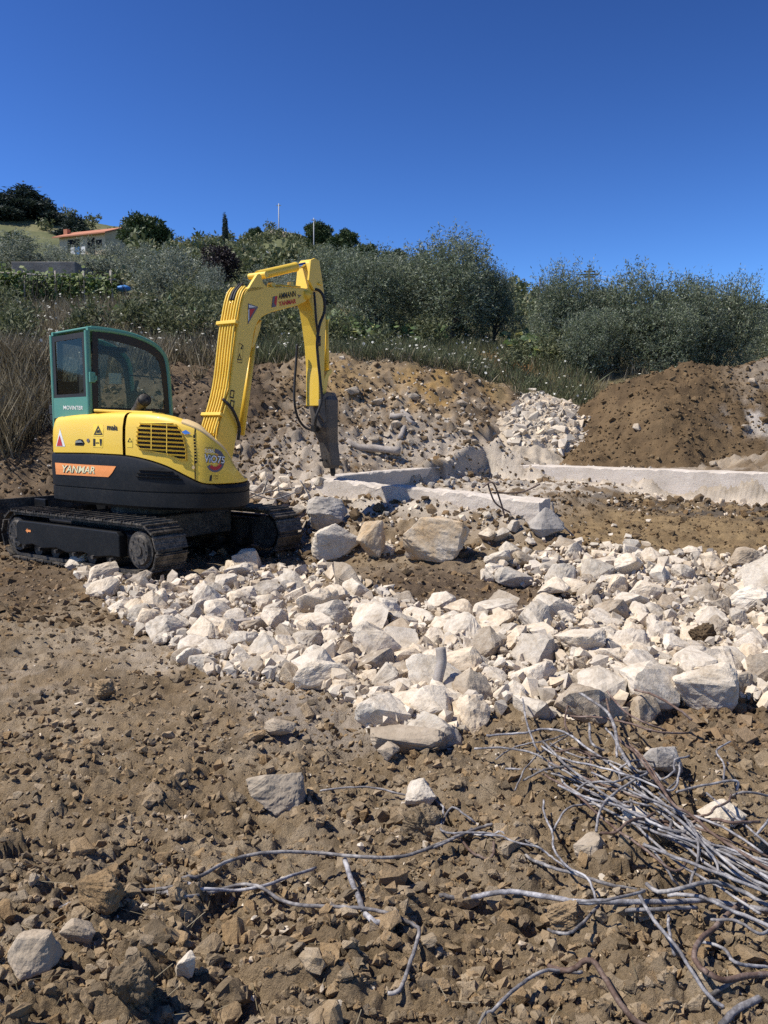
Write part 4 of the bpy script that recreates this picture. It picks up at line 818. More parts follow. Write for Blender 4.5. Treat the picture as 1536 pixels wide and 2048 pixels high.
# ---- upper body: outline (x, y, split z, top z)
OUT = [(-4.14, 10.42, 1.26, 1.69), (-4.05, 10.18, 1.26, 1.70), (-3.80, 9.96, 1.265, 1.72), (-3.49, 9.73, 1.27, 1.735), (-3.2, 9.50, 1.268, 1.745), (-2.9, 9.29, 1.26, 1.745), (-2.62, 9.13, 1.22, 1.735),
       (-2.37, 9.03, 1.15, 1.70), (-2.15, 8.975, 1.05, 1.64), (-1.98, 8.96, .975, 1.57), (-1.84, 8.99, .96, 1.475), (-1.72, 9.05, .96, 1.37), (-1.63, 9.13, .96, 1.23), (-1.575, 9.26, .96, 1.10), (-1.56, 9.45, .96, 1.0),
       (-1.62, 9.9, .95, .985), (-1.8, 10.35, .95, 1.0), (-2.15, 10.75, .95, 1.0), (-2.7, 11.1, 1.0, 1.1), (-3.3, 11.25, 1.1, 1.2), (-3.85, 11.0, 1.15, 1.3), (-4.1, 10.7, 1.2, 1.5)]
OO = np.array(crom(OUT, 7, True)); NO = len(OO); CB = np.array([-2.75, 10.1])
tang = np.roll(OO[:, :2], -1, 0) - np.roll(OO[:, :2], 1, 0); tang /= np.linalg.norm(tang, axis=1)[:, None]; INW = np.stack([-tang[:, 1], tang[:, 0]], 1)
INW *= np.sign(((CB - OO[:, :2]) * INW).sum(1))[:, None]
UO = np.array([proj(a, b, 1.2)[0] for a, b in OO[:, :2]])
def shell(name, idx, rings, mat, closed=False, bevel=0, smooth=True, parent=EXC, label=None):
    V = []; Fc = []; n = len(idx); m = len(rings)
    for i in idx:
        for rf in rings:
            ins, z = rf(OO[i]); V.append((OO[i, 0] + INW[i, 0] * ins, OO[i, 1] + INW[i, 1] * ins, z))
    for a in range(n if closed else n - 1):
        b = (a + 1) % n
        for k in range(m - 1): Fc.append((a * m + k, b * m + k, b * m + k + 1, a * m + k + 1))
    mb = MB(); mb.V = V; mb.F = Fc; o = mb.make(name, mat, parent, smooth)
    o.data.set_sharp_from_angle(angle=.6)
    if label: o['label'] = label
    return o
allidx = list(range(NO))
SK = [lambda p: (.22, .66), lambda p: (.03, .67), lambda p: (.0, .70), lambda p: (-.004, .80), lambda p: (-.004, .853), lambda p: (.012, .858), lambda p: (.012, .866), lambda p: (-.004, .872), lambda p: (-.012, (p[2] + .87) / 2), lambda p: (-.006, p[2] - .035), lambda p: (.004, p[2] - .012), lambda p: (.035, p[2] - .004)]
skirt = shell('counterweight', allidx, SK, M['black'], True)
HD = [lambda p: (.03, p[2]), lambda p: (.012, p[2] + .008), lambda p: (.012, p[2] + (p[3] - p[2]) * .35), lambda p: (.02, p[2] + (p[3] - p[2]) * .65), lambda p: (.04, p[3] - .075 * min(1, (p[3] - p[2]) / .2)), lambda p: (.058, p[3] - .035 * min(1, (p[3] - p[2]) / .2)), lambda p: (.09, p[3] - .01), lambda p: (.14, p[3])]
seam = .3
iA = [i for i in allidx if OO[i, 1] < 10.6 and 60 < UO[i] <= 246 and OO[i, 0] < -2.5]; iB = [i for i in allidx if 246 <= UO[i] <= 393 and OO[i, 1] < 9.5]; iC = [i for i in allidx if 393 <= UO[i] and OO[i, 1] < 9.75]
iB = [iA[-1]] + iB if iB[0] > iA[-1] else iB
hoodA = shell('engine_hood', iA, HD, M['yellow']); hoodB = shell('radiator_panel', iB, HD, M['yellow']); hoodC = shell('tank_cover', [iB[-1]] + iC, HD[:6], M['yellow'])
strip = shell('top_cowl', [iB[-7 + k] for k in range(7)] + iC, [lambda p: (.052, p[3] - .042 * min(1, (p[3] - p[2]) / .2)), lambda p: (.052, p[3] - .024), lambda p: (.07, p[3] - .004), lambda p: (.11, p[3] + .006), lambda p: (.2, p[3] + .006), lambda p: (.2, p[3] - .05)], M['faded'])
for grp in (iA, iB):                                     # dark joint lines between the panels
    i = grp[-1]; mb = MB(); pts = [np.array((OO[i, 0] + INW[i, 0] * (f(OO[i])[0] - .001), OO[i, 1] + INW[i, 1] * (f(OO[i])[0] - .001), f(OO[i])[1])) for f in HD[1:]]
    mb.tube(pts, .006, 6); mb.make('panel_joint', M['dot'], EXC)
rest_i = [i for i in allidx if i not in iA and i not in iB and i not in iC]; k0 = rest_i.index(iC[-1] + 1) if iC[-1] + 1 in rest_i else 0
rest_i = [iC[-1]] + rest_i[k0:] + rest_i[:k0] + [iA[0]]
shell('front_deck_side', rest_i, [lambda p: (.02, p[2]), lambda p: (.02, p[3] - .01), lambda p: (.06, p[3])], M['dark'])
V = []; Fc = []
for i in allidx: V.append((OO[i, 0] + INW[i, 0] * .135, OO[i, 1] + INW[i, 1] * .135, OO[i, 3] - .002))
for i in allidx: q = CB + (OO[i, :2] - CB) * .45; V.append((q[0], q[1], min(OO[i, 3] - .002, 1.70)))
V.append((CB[0], CB[1], 1.45))
for i in allidx: j = (i + 1) % NO; Fc += [(i, j, NO + j, NO + i), (NO + i, NO + j, 2 * NO)]
mb = MB(); mb.V = V; mb.F = Fc; deck = mb.make('hood_top', M['yellow'], EXC, True); deck.data.set_sharp_from_angle(angle=.6)
# step plate on the hood behind the cab and beside the pipe
# ---- decals and grilles laid on the body surface
def bvh_of(objs):
    V = []; P = []
    for o in objs:
        n = len(V); off = wloc(o); V += [v.co + off for v in o.data.vertices]; P += [[i + n for i in p.vertices] for p in o.data.polygons]
    return BVHTree.FromPolygons(V, P)
def surf(bv, u, v, off):
    d = Vector(ray(u, v)); d.normalize(); loc, nrm, i, dist = bv.ray_cast(Vector(CAM), d)
    if loc is None: return None
    if nrm.dot(d) > 0: nrm = -nrm
    return np.array(loc + nrm * off)
def decal(name, poly, mat, bv, parent, off=.003, n=1, th=.0):
    """flat mark: polygon in photo pixels, laid on the surface it belongs to"""
    bm = bmesh.new(); vs = [bm.verts.new((x, y, 0)) for x, y in poly]; bm.faces.new(vs); bmesh.ops.triangulate(bm, faces=bm.faces)
    bmesh.ops.subdivide_edges(bm, edges=bm.edges, cuts=n, use_grid_fill=True); bmesh.ops.triangulate(bm, faces=bm.faces)
    V = [surf(bv, v.co.x, v.co.y, off) for v in bm.verts]; bm.verts.index_update(); Fc = [tuple(v.index for v in f.verts) for f in bm.faces]; bm.free()
    if any(v is None for v in V): print('decal miss', name, poly[0]); return None
    mb = MB(); mb.add(V, Fc); return mb.make(name, mat, parent)
def text_vf(s, bold=.0, shear=0):
    cu = bpy.data.curves.new('t', 'FONT'); cu.body = s; cu.offset = bold; cu.shear = shear; cu.resolution_u = 3; ob = bpy.data.objects.new('t', cu); COL.objects.link(ob)
    bpy.context.view_layer.update(); me = bpy.data.meshes.new_from_object(ob.evaluated_get(bpy.context.evaluated_depsgraph_get()))
    V = np.array([v.co[:2] for v in me.vertices]); Fc = [tuple(p.vertices) for p in me.polygons]; bpy.data.objects.remove(ob); bpy.data.curves.remove(cu); bpy.data.meshes.remove(me)
    V = (V - V.min(0)) / (V.max(0) - V.min(0)); return V, Fc
def lettering(s, quad, mat, bv, parent, off=.005, bold=.0, shear=0):
    """quad: pixel corners bottom-left, bottom-right, top-right, top-left"""
    V, Fc = text_vf(s, bold, shear); a, b, c, d = [np.array(q, float) for q in quad]; W = []
    for x, y in V: p = (a * (1 - x) + b * x) * (1 - y) + (d * (1 - x) + c * x) * y; W.append(surf(bv, p[0], p[1], off))
    if any(v is None for v in W): print('text miss', s); return
    mb = MB(); mb.add(W, Fc); return mb.make('lettering', mat, parent)
def C4(l): return [(x / 3.572 + 90, y / 3.572 + 780) for x, y in l]
BV = bvh_of([skirt, hoodA, hoodB, hoodC, strip])
decal('name_plate', C4([(75, 519), (300, 534), (510, 545), (482, 592), (455, 622), (270, 612), (82, 602)]), M['decal_orange'], BV, skirt, .006, 3)
lettering('YANMAR', C4([(128, 590), (362, 600), (364, 551), (130, 537)]), M['decal_black'], BV, skirt, .008, .035, .18)
lettering('YANMAR', C4([(126, 586), (360, 597), (362, 548), (128, 535)]), M['decal_cream'], BV, skirt, .010, .012, .18)
decal('warning_sticker', C4([(347, 243), (418, 246), (416, 330), (344, 328)]), M['decal_yellow'], BV, hoodA, .003, 1)
def tri_ring(c, w, h, col, par, t=.24):
    cx, cy = c; o = [(cx - w, cy + h), (cx + w, cy + h), (cx, cy - h)]; g = (cx, cy + h / 3); i = [(g[0] + (x - g[0]) * (1 - t * 1.6), g[1] + (y - g[1]) * (1 - t * 1.6)) for x, y in o]
    for k in range(3): decal('warning_triangle', C4([o[k], o[(k + 1) % 3], i[(k + 1) % 3], i[k]]), col, BV, par, .005)
tri_ring((382, 286), 32, 34, M['decal_black'], hoodA); decal('pictogram', C4([(368, 306), (396, 306), (390, 288), (380, 282)]), M['decal_black'], BV, hoodA, .005)
decal('warning_sticker', C4([(344, 340), (415, 343), (413, 412), (342, 408)]), M['decal_yellow'], BV, hoodA, .003, 1)
decal('pictogram', C4([(392, 350), (408, 350), (408, 378), (404, 400), (398, 400), (394, 378)]), M['decal_black'], BV, hoodA, .005); decal('pictogram', C4([(365, 374), (388, 374), (388, 382), (365, 382)]), M['decal_black'], BV, hoodA, .005)
decal('pictogram', C4([(346, 348), (362, 348), (362, 352), (350, 352), (350, 396), (362, 396), (362, 400), (346, 400)]), M['decal_black'], BV, hoodA, .005)
lettering('maia', C4([(445, 285), (520, 288), (520, 250), (445, 246)]), M['decal_black'], BV, hoodA, .005, .03)
decal('warning_sticker', C4([(80, 402), (146, 404), (108, 276)]), M['decal_white'], BV, hoodA, .003, 1); decal('warning_triangle', C4([(86, 398), (128, 399), (106, 322)]), M['decal_red'], BV, hoodA, .005)
decal('latch_recess', C4([(215, 395), (220, 362), (245, 350), (270, 354), (285, 380), (275, 398)]), M['dot'], BV, hoodA, .003, 1); decal('latch_handle', C4([(220, 378), (230, 360), (262, 360), (278, 378), (262, 376)]), M['chrome'], BV, hoodA, .012, 1)
decal('lock', C4([(310 + 11 * math.cos(k * .785), 360 + 14 * math.sin(k * .785)) for k in range(8)]), M['decal_grey'], BV, hoodA, .006)
decal('warning_sticker', C4([(588, 340), (628, 342), (626, 410), (586, 407)]), M['decal_yellow'], BV, hoodB, .003, 1); tri_ring((608, 356), 18, 16, M['decal_black'], hoodB)
GR = C4([(694, 236), (920, 238), (956, 268), (985, 318), (1008, 420), (1010, 502), (972, 500), (880, 458), (690, 428), (662, 392), (668, 270)])
decal('grille_opening', GR, M['dot'], BV, hoodB, .004, 4)
def seg(poly, y0, sl):
    xs = []
    for i in range(len(poly)):
        (x1, y1), (x2, y2) = poly[i], poly[(i + 1) % len(poly)]; f1 = y1 - (y0 + sl * (x1 - 330)); f2 = y2 - (y0 + sl * (x2 - 330))
        if f1 * f2 < 0: t = f1 / (f1 - f2); xs.append(x1 + (x2 - x1) * t)
    return (min(xs), max(xs)) if len(xs) >= 2 else None
def slat(x0, x1, yf, hh, parent, mat, name='slat', o0=.003, o1=.03, n=8):
    V = []; Fc = []
    for i in range(n + 1):
        x = x0 + (x1 - x0) * i / n; y = yf(x)
        for (dy, o) in ((-hh, o0), (-hh * .9, o1), (hh * .7, o1 * .8), (hh, o0)):
            p = surf(BV, x, y + dy, o); V.append(p)
    if any(v is None for v in V): print('slat miss'); return
    for i in range(n):
        for k in range(4): Fc.append((i * 4 + k, i * 4 + (k + 1) % 4, (i + 1) * 4 + (k + 1) % 4, (i + 1) * 4 + k))
    Fc += [(0, 1, 2, 3), (n * 4 + 3, n * 4 + 2, n * 4 + 1, n * 4)]
    mb = MB(); mb.add(V, Fc); mb.make(name, mat, parent)
for k in range(9):
    y0 = 850.5 + k * 8.35; sg = seg(GR, y0, .055)
    if sg and sg[1] - sg[0] > 10: slat(sg[0] - .6, sg[1] + .6, lambda x, y0=y0: y0 + .055 * (x - 330), 1.7, hoodB, M['yellow'])
for cx_ in (305.5, 336): decal('grille_bar', [(cx_ - .7, 848), (cx_ + .7, 848), (cx_ + .9, 900 if cx_ < 320 else 905), (cx_ - .9, 900 if cx_ < 320 else 905)], M['yellow'], BV, hoodB, .028, 3)
rim = GR + [GR[0]]; P = [surf(BV, u, v, .01) for u, v in rim]; mb = MB(); mb.tube(P, .008, 6); mb.make('grille_rim', M['yellow'], hoodB, True)
decal('door_latch', C4([(978, 300), (1010, 286), (1045, 312), (1000, 318)]), M['chrome'], BV, hoodB, .012, 1)
decal('side_vent', C4([(1058, 320), (1072, 322), (1086, 520), (1074, 524)]), M['dot'], BV, hoodB, .004, 3)
for k in range(8): decal('vent_rib', C4([(1059 + k * 1.9, 345 + k * 22), (1074 + k * 1.6, 345 + k * 22), (1074 + k * 1.6, 351 + k * 22), (1059 + k * 1.9, 351 + k * 22)]), M['yellow'], BV, hoodB, .008)
LV = C4([(672, 640), (650, 612), (682, 560), (760, 552), (860, 562), (930, 592), (985, 640), (975, 650)])
decal('counterweight_vent', LV, M['dot'], BV, skirt, .004, 3)
for k, y0 in enumerate((943.5, 950, 956.5)):
    sg = seg(LV, y0, .06)
    if sg: slat(sg[0] + 1, sg[1] - 1, lambda x, y0=y0: y0 + .06 * (x - 330), 1.1, skirt, M['black'], 'vent_bar', .004, .02)
# round emblem on the tank cover
ce = C4([(1215, 505)])[0]
def arc(r0, r1, a0, a1, sx, sy, n=22): return [(ce[0] + r0 * sx * math.cos(a0 + (a1 - a0) * k / n), ce[1] + r0 * sy * math.sin(a0 + (a1 - a0) * k / n)) for k in range(n + 1)] + [(ce[0] + 2 + r1 * sx * math.cos(a1 + (a0 - a1) * k / n), ce[1] + r1 * sy * math.sin(a1 + (a0 - a1) * k / n)) for k in range(n + 1)]
def ringdecal(r0, r1, a0, a1, mat, off):
    n = 12
    for k in range(n):
        b0 = a0 + (a1 - a0) * k / n; b1 = a0 + (a1 - a0) * (k + 1) / n
        decal('emblem', [(ce[0] + r * .8 * math.cos(b), ce[1] + r * math.sin(b)) for r, b in ((r0, b0), (r0, b1), (r1, b1), (r1, b0))], mat, BV, hoodC, off)
ringdecal(15, 23.5, -1.6, 2.6, M['decal_grey'], .003); ringdecal(12, 19, .5, 2.4, M['decal_red'], .005); ringdecal(10.5, 13, -1.4, 1.0, M['decal_orange'], .005)
lettering('ViO75', C4([(1138, 520), (1284, 530), (1284, 474), (1138, 452)]), M['decal_black'], BV, hoodC, .007, .07, .1); lettering('ViO75', C4([(1140, 516), (1282, 526), (1282, 478), (1140, 456)]), M['decal_white'], BV, hoodC, .009, .015, .1)
lettering('GLOBAL', C4([(1142, 446), (1212, 452), (1210, 424), (1140, 420)]), M['decal_white'], BV, hoodC, .005, .01); lettering('YANMAR', C4([(1142, 418), (1200, 420), (1200, 410), (1142, 407)]), M['decal_black'], BV, hoodC, .005)
decal('emblem', C4([(1172, 650), (1180, 612), (1192, 605), (1192, 632), (1190, 652)]), M['decal_black'], BV, hoodC, .004); lettering('CLEAN', C4([(1202, 618), (1236, 620), (1236, 610), (1202, 608)]), M['decal_black'], BV, hoodC, .004); lettering('LOW', C4([(1210, 638), (1236, 640), (1236, 628), (1210, 626)]), M['decal_black'], BV, hoodC, .004)
decal('sticker', C4([(1082, 240), (1112, 248), (1108, 272), (1088, 262)]), M['decal_white'], BV, hoodC, .004, 1)
decal('bolt', C4([(1062 + 11 * math.cos(k * .785), 552 + 14 * math.sin(k * .785)) for k in range(8)]), M['faded'], BV, hoodB, .01)
# raised hood lid in front of the cab window
mb = MB(); P0 = [atY(187, 824, 9.75), atY(305, 829, 9.3), atY(330, 833, 9.75), atY(215, 824, 10.2)]; mb.prism(P0, Z3 * .035); mb.make('hood_lid', M['yellow'], EXC, bevel=.012)
# exhaust
e0 = atY(262, 842, 9.62); e1 = atY(279, 814, 9.55); e2 = e1 + np.array((.05, -.06, .05)); e3 = e2 + np.array((.05, -.075, .03))
mb = MB(); mb.tube([e0, e1, e2, e3], [.062, .064, .07, .076], 20, False); mb.tube([e3, e2, e1], [.07, .064, .058], 20, True); mb.make('exhaust_pipe', M['dark'], EXC, True)
# ---- cab
CF = np.array([math.cos(math.radians(46)), math.sin(math.radians(46)), 0]); CL = np.array([-CF[1], CF[0], 0]); RR = np.array([-3.49, 9.9, 0]); CW = .92
def cabp(f, l, z): return RR + CF * f + CL * l + Z3 * z
def side_px(u, v): p = onplane(u, v, RR, CL); return float(np.dot(p - RR, CF)), float(p[2])
TOPPX = [(184, 658), (215, 661), (255, 668), (285, 678), (308, 690), (324, 705), (332, 722), (337, 760), (341, 815)]
TP = [side_px(*p) for p in TOPPX]; LF = TP[-1][0] + .01
TPs = [tuple(p) for p in crom([(f, z, 0) for f, z in TP], 4)]; TPs = [(p[0], p[1]) for p in TPs]
ZB = 1.70
cab = EXC
def cabtube(name, pts, r, mat, n=8, par=None): mb = MB(); mb.tube(pts, r, n); return mb.make(name, mat, par or EXC, True)
# shell parts: main frame is the part, panes are its children
mb = MB()
for l in (0, CW):
    mb.tube([cabp(.0, l, .95), cabp(.0, l, TP[0][1] - .02)], .034, 10)                                     # rear pillars
    mb.tube([cabp(f, l, z) for f, z in [(0, TP[0][1])] + TPs[1:]] + [cabp(LF, l, 1.2)], .03, 10)                 # roof rail and front pillar
    mb.box(cabp(LF / 2, l, ZB - .02), CF, CL, Z3, LF, .04, .12)
mb.box(cabp(0, CW / 2, 1.775), CL, CF, Z3, CW, .05, .32); mb.box(cabp(.0, CW / 2, 1.3), CL, CF, Z3, CW, .05, .7); mb.box(cabp(LF, CW / 2, 1.3), CL, CF, Z3, CW, .05, .3)
frame = mb.make('cab', M['green'], EXC, True, label='green operator cab with dark tinted windows'); frame.data.set_sharp_from_angle(angle=.7)
mb = MB(); top = [(f, z) for f, z in TPs if f < .62]; V = []
for f, z in top:
    V += [cabp(f - .03, -.02, z + .005), cabp(f - .03, -.02, z + .035), cabp(f - .03, CW + .02, z + .035), cabp(f - .03, CW + .02, z + .005)]
Fc = [(i * 4 + k, i * 4 + (k + 1) % 4, i * 4 + 4 + (k + 1) % 4, i * 4 + 4 + k) for i in range(len(top) - 1) for k in range(4)] + [(0, 1, 2, 3), tuple(len(V) - 1 - k for k in range(4))]
mb.add(V, Fc); roof = mb.make('cab_roof', M['green'], EXC, bevel=.015)
mb = MB(); mb.box(cabp(.42, CW * .72, TP[2][1] + .035), CF, CL, Z3, .5, .36, .05); mb.make('roof_hatch', M['green'], roof, bevel=.012)
# dark borders
def framerect(name, pf, w0, w1, z0, z1, b, mat, par, th=.012, nrm=None):
    mb = MB(); o = [(w0, z0), (w1, z0), (w1, z1), (w0, z1)]; i = [(w0 + b, z0 + b), (w1 - b, z0 + b), (w1 - b, z1 - b), (w0 + b, z1 - b)]
    for k in range(4): mb.prism([pf(*o[k]), pf(*o[(k + 1) % 4]), pf(*i[(k + 1) % 4]), pf(*i[k])], nrm * th)
    return mb.make(name, mat, par)
zr0, zr1 = 1.91, TP[0][1] - .035
framerect('window_seal', lambda a, z: cabp(-.018, a, z), .035, CW - .035, zr0, zr1, .065, M['seal'], frame, .012, CF)
rear = MB(); rear.add([cabp(-.008, .08, zr0 + .05), cabp(-.008, CW - .08, zr0 + .05), cabp(-.008, CW - .08, zr1 - .05), cabp(-.008, .08, zr1 - .05)], [(0, 1, 2, 3)]); rear.make('rear_window', M['glass'], frame)
def sidepane(l, nm, b=.085):
    prof = [(p[0], p[1] - .03) for p in TPs if p[1] > ZB + .1]; prof = [(max(.03, min(f, LF - .02)), z) for f, z in prof]
    outl = [(LF - .025, ZB + .04), (.03, ZB + .04)] + prof; cx_, cz_ = LF * .48, 2.2; inn = []
    for f, z in outl:
        d = math.hypot(f - cx_, z - cz_); s = (d - b * 1.15) / d; inn.append((cx_ + (f - cx_) * s, cz_ + (z - cz_) * s))
    mb = MB(); n_ = len(outl)
    for k in range(n_): mb.prism([cabp(*(outl[k][0], l, outl[k][1])), cabp(outl[(k + 1) % n_][0], l, outl[(k + 1) % n_][1]), cabp(inn[(k + 1) % n_][0], l, inn[(k + 1) % n_][1]), cabp(inn[k][0], l, inn[k][1])], CL * .012)
    mb.make('window_seal', M['seal'], frame)
    mb = MB(); mb.add([cabp(f, l + .006, z) for f, z in outl], [tuple(range(n_))]); mb.make(nm, M['glass'], frame)
sidepane(-.012, 'side_window'); sidepane(CW + .0, 'door_window')
fr = [(f, z) for f, z in TPs if f > .55]; mb = MB(); V = []
for f, z in fr: V += [cabp(f - .01, .03, z - .01), cabp(f - .01, CW - .03, z - .01)]
mb.add(V, [(2 * i, 2 * i + 1, 2 * i + 3, 2 * i + 2) for i in range(len(fr) - 1)]); mb.make('front_window', M['glass'], frame)
mb = MB(); mb.box(cabp(.42, CW, 2.2), CF, CL, Z3, .09, .03, 1.0); mb.box(cabp(.2, CW, 1.95), CF, CL, Z3, .4, .02, .4); mb.make('door_post', M['seal'], frame)
mb = MB(); mb.box(cabp(.25, .5, 2.0), CF, CL, Z3, .1, .45, .6); mb.box(cabp(.42, .5, 1.76), CF, CL, Z3, .4, .45, .12); mb.box(cabp(.22, .5, 2.36), CF, CL, Z3, .07, .22, .16); mb.make('seat', M['seat'], frame, bevel=.03)
mb = MB(); mb.box(cabp(.72, .2, 1.85), CF, CL, Z3, .16, .2, .32); mb.box(cabp(.9, .55, 1.9), CF, CL, Z3, .05, .08, .3); mb.tube([cabp(.7, .2, 2.0), cabp(.74, .2, 2.12)], .02, 8); mb.box(cabp(.5, .55, TP[3][1] - .12), CF, CL, Z3, .35, .5, .06); mb.make('console', M['seat'], frame, bevel=.01)
mb = MB(); mb.box(cabp(.35, .02, 2.16), CF, CL, Z3, .16, .004, .13); mb.make('instruction_sheet', M['label_paper'], frame)
mb = MB(); mb.tube([cabp(.55, .03, 2.21), cabp(LF - .06, .03, 2.19)], .011, 6); mb.make('window_rail', M['seal'], frame)
mb = MB(); mb.box(cabp(.02, -.05, 2.16), CF, CL, Z3, .07, .035, .12); mb.box(cabp(.055, -.07, 2.15), CF, CL, Z3, .03, .02, .06); mb.make('window_latch', M['green'], frame, bevel=.006)
mb = MB(); mb.tube([cabp(.05, .3, 2.0), cabp(.09, .28, 2.06), cabp(.09, .28, 2.4), cabp(.05, .3, 2.46)], .012, 8); mb.make('grab_handle', M['seal'], frame, True)
BVC = bvh_of([frame]); lettering('MOVINTER', [(128, 819), (166, 820), (167, 812), (127, 811)], M['decal_white'], BVC, frame, .004, .01)
mb = MB(); c_ = atY(105, 820, 10.75); mb.box(c_, CF, CL, Z3, .05, .1, .12); mb.box(c_ + np.array((0, 0, -.1)), CF, CL, Z3, .04, .08, .08); mb.make('work_lamp', M['seal'], EXC, bevel=.01)
# ---- boom, arm, breaker (all in one upright plane)
BD = np.array([.545, .839, 0]); BD /= np.linalg.norm(BD); BRt = np.array([BD[1], -BD[0], 0]); BT = np.array([T[0], T[1], 0.0]); BW = .31
def bp(u, v, lat=BW / 2): return onplane(u, v, BT + BRt * lat, BRt)
BO = [(425, 935), (438.6, 857), (460.7, 776), (473.8, 667), (480, 628), (485, 602), (490, 586), (497, 576.5), (506, 572.5), (546.7, 573.7), (601.4, 575.5), (613, 577), (619, 584), (619, 595), (611, 604), (596, 610.7), (562, 619.8), (540, 626), (524, 635), (514, 648), (508, 666.7), (505, 687.5), (497, 729), (489.4, 773), (484, 807), (479, 838.5), (472.4, 878), (462, 935)]
BOS = BO[:3] + [tuple(p) for p in crom(BO[3:9], 4)] + BO[9:16] + [tuple(p) for p in crom(BO[16:23], 4)] + BO[23:]
mb = MB(); mb.prism([bp(*p) for p in BOS], -BRt * BW); boom = mb.make('boom', M['yellow'], EXC, bevel=.012, label='bent yellow boom with hydraulic pipes along its back')
def lbl_plane(lat): return bvh_of([boom])
BVB = bvh_of([boom])
def Z6(l): return [(x / 5.908 + 440, y / 5.908 + 480) for x, y in l]
lettering('AMMANN', Z6([(690, 703), (893, 668), (893, 600), (690, 632)]), M['decal_black'], BVB, boom, .004, .02, .0); lettering('YANMAR', Z6([(692, 785), (898, 748), (898, 692), (692, 728)]), M['decal_red'], BVB, boom, .004, .03)
decal('emblem', Z6([(606, 797), (622, 670), (650, 665), (622, 796)]), M['decal_grey'], BVB, boom, .004); decal('emblem', Z6([(650, 665), (678, 660), (662, 788), (634, 792)]), M['decal_red'], BVB, boom, .004); decal('emblem', Z6([(606, 797), (662, 788), (630, 735)]), M['decal_grey'], BVB, boom, .006)
decal('hazard_sticker', Z6([(330, 748), (450, 790), (326, 1000)]), M['decal_grey'], BVB, boom, .003); decal('hazard_sticker', Z6([(336, 765), (430, 792), (340, 800)]), M['decal_white'], BVB, boom, .005); decal('hazard_sticker', Z6([(345, 815), (412, 812), (352, 920)]), M['decal_red'], BVB, boom, .005); decal('hazard_sticker', Z6([(332, 820), (343, 820), (340, 950), (330, 955)]), M['decal_white'], BVB, boom, .005)
decal('emblem', Z6([(912, 640), (938, 655), (965, 648), (940, 668), (925, 695), (928, 665)]), M['decal_grey'], BVB, boom, .004)
def Z2(l): return [(x / 3.84 + 380, y / 3.84 + 500) for x, y in l]
def outline(l, name='sticker', t=.1):
    P = Z2(l); c = np.mean(np.array(P), 0)
    for k in range(len(P)): a, b = np.array(P[k]), np.array(P[(k + 1) % len(P)]); decal(name, [tuple(a), tuple(b), tuple(c + (b - c) * (1 - t)), tuple(c + (a - c) * (1 - t))], M['decal_black'], BVB, boom, .004)
outline([(378, 712), (411, 735), (398, 870), (360, 862)], 'warning_sticker', .07); outline([(380, 790), (396, 848), (364, 846)], 'warning_triangle', .4); decal('pictogram', Z2([(386, 760), (404, 728), (400, 765)]), M['decal_black'], BVB, boom, .004)
for y in (1072, 1150): outline([(312, y), (342, y + 8), (334, y + 70), (302, y + 62)], 'sticker', .35)
# pipes on the back of the boom
edge = [bp(*p, BW / 2) for p in BO[1:8]]
def offs(pts, d):
    out = []
    for i, p in enumerate(pts):
        t = pts[min(i + 1, len(pts) - 1)] - pts[max(i - 1, 0)]; t = t / np.linalg.norm(t); nn_ = np.cross(t, BRt); nn_ = nn_ if np.dot(nn_, -BD) > 0 else -nn_; out.append(p + nn_ * d)
    return out
epath = crom(offs([edge[0] + (edge[0] - edge[1]) * .15] + edge, .03), 5)
for k in range(6):
    lat = -.04 - k * .046; pth = [p + BRt * lat for p in epath]
    if k in (2, 3): pth = pth[:26]
    mb = MB(); mb.tube(pth, .015, 8); mb.make('hydraulic_pipe', M['yellow'], boom, True)
for k in (2, 3):
    mb = MB(); mb.tube([p + BRt * (-.04 - k * .046) for p in epath[25:]] + [bp(500, 566) + BRt * (-.04 - k * .046)], .018, 8); mb.make('hydraulic_hose', M['hose'], boom, True)
for i in (7, 17):
    t = epath[i + 1] - epath[i - 1]; t /= np.linalg.norm(t); nn_ = np.cross(t, BRt); mb = MB(); mb.box(epath[i] - BRt * BW / 2 - BD * .012, BRt, t, nn_, BW + .03, .045, .055); mb.make('pipe_clamp', M['yellow'], boom, bevel=.006)
for k in (1, 3): mb = MB(); mb.tube([epath[0] + BRt * (-.05 - k * .05) + Z3 * -.16 - BD * .0, epath[2] + BRt * (-.05 - k * .05)], .022, 8); mb.make('hose_fitting', M['chrome'], boom, True)
mb = MB(); mb.tube(crom([bp(446, 795, -.16), bp(437, 803, -.2) - BD * .05, bp(434, 815, -.2) - BD * .05, bp(440, 825, -.16)], 5), .017, 8); mb.make('hydraulic_pipe', M['yellow'], boom, True)
mb = MB(); mb.tube(crom([bp(452, 798, .12) - BD * .06, bp(462, 815, .2), bp(474, 838, .2), bp(479, 858, .18), bp(476, 880, .16)], 5), .02, 8); mb.make('hydraulic_hose', M['hose'], boom, True)
# boom lift cylinder, seen as a dark strip behind the boom
mb = MB(); mb.tube([bp(505, 690, -.05), bp(482, 870, -.05)], .05, 12); mb.make('boom_cylinder', M['yellow'], EXC, True)
mb = MB(); mb.prism([bp(*p, -.05 + .1) for p in [(512, 650), (524, 640), (520, 660), (510, 690), (503, 698)]], -BRt * .2); mb.make('cylinder_bracket', M['yellow'], boom, bevel=.006)
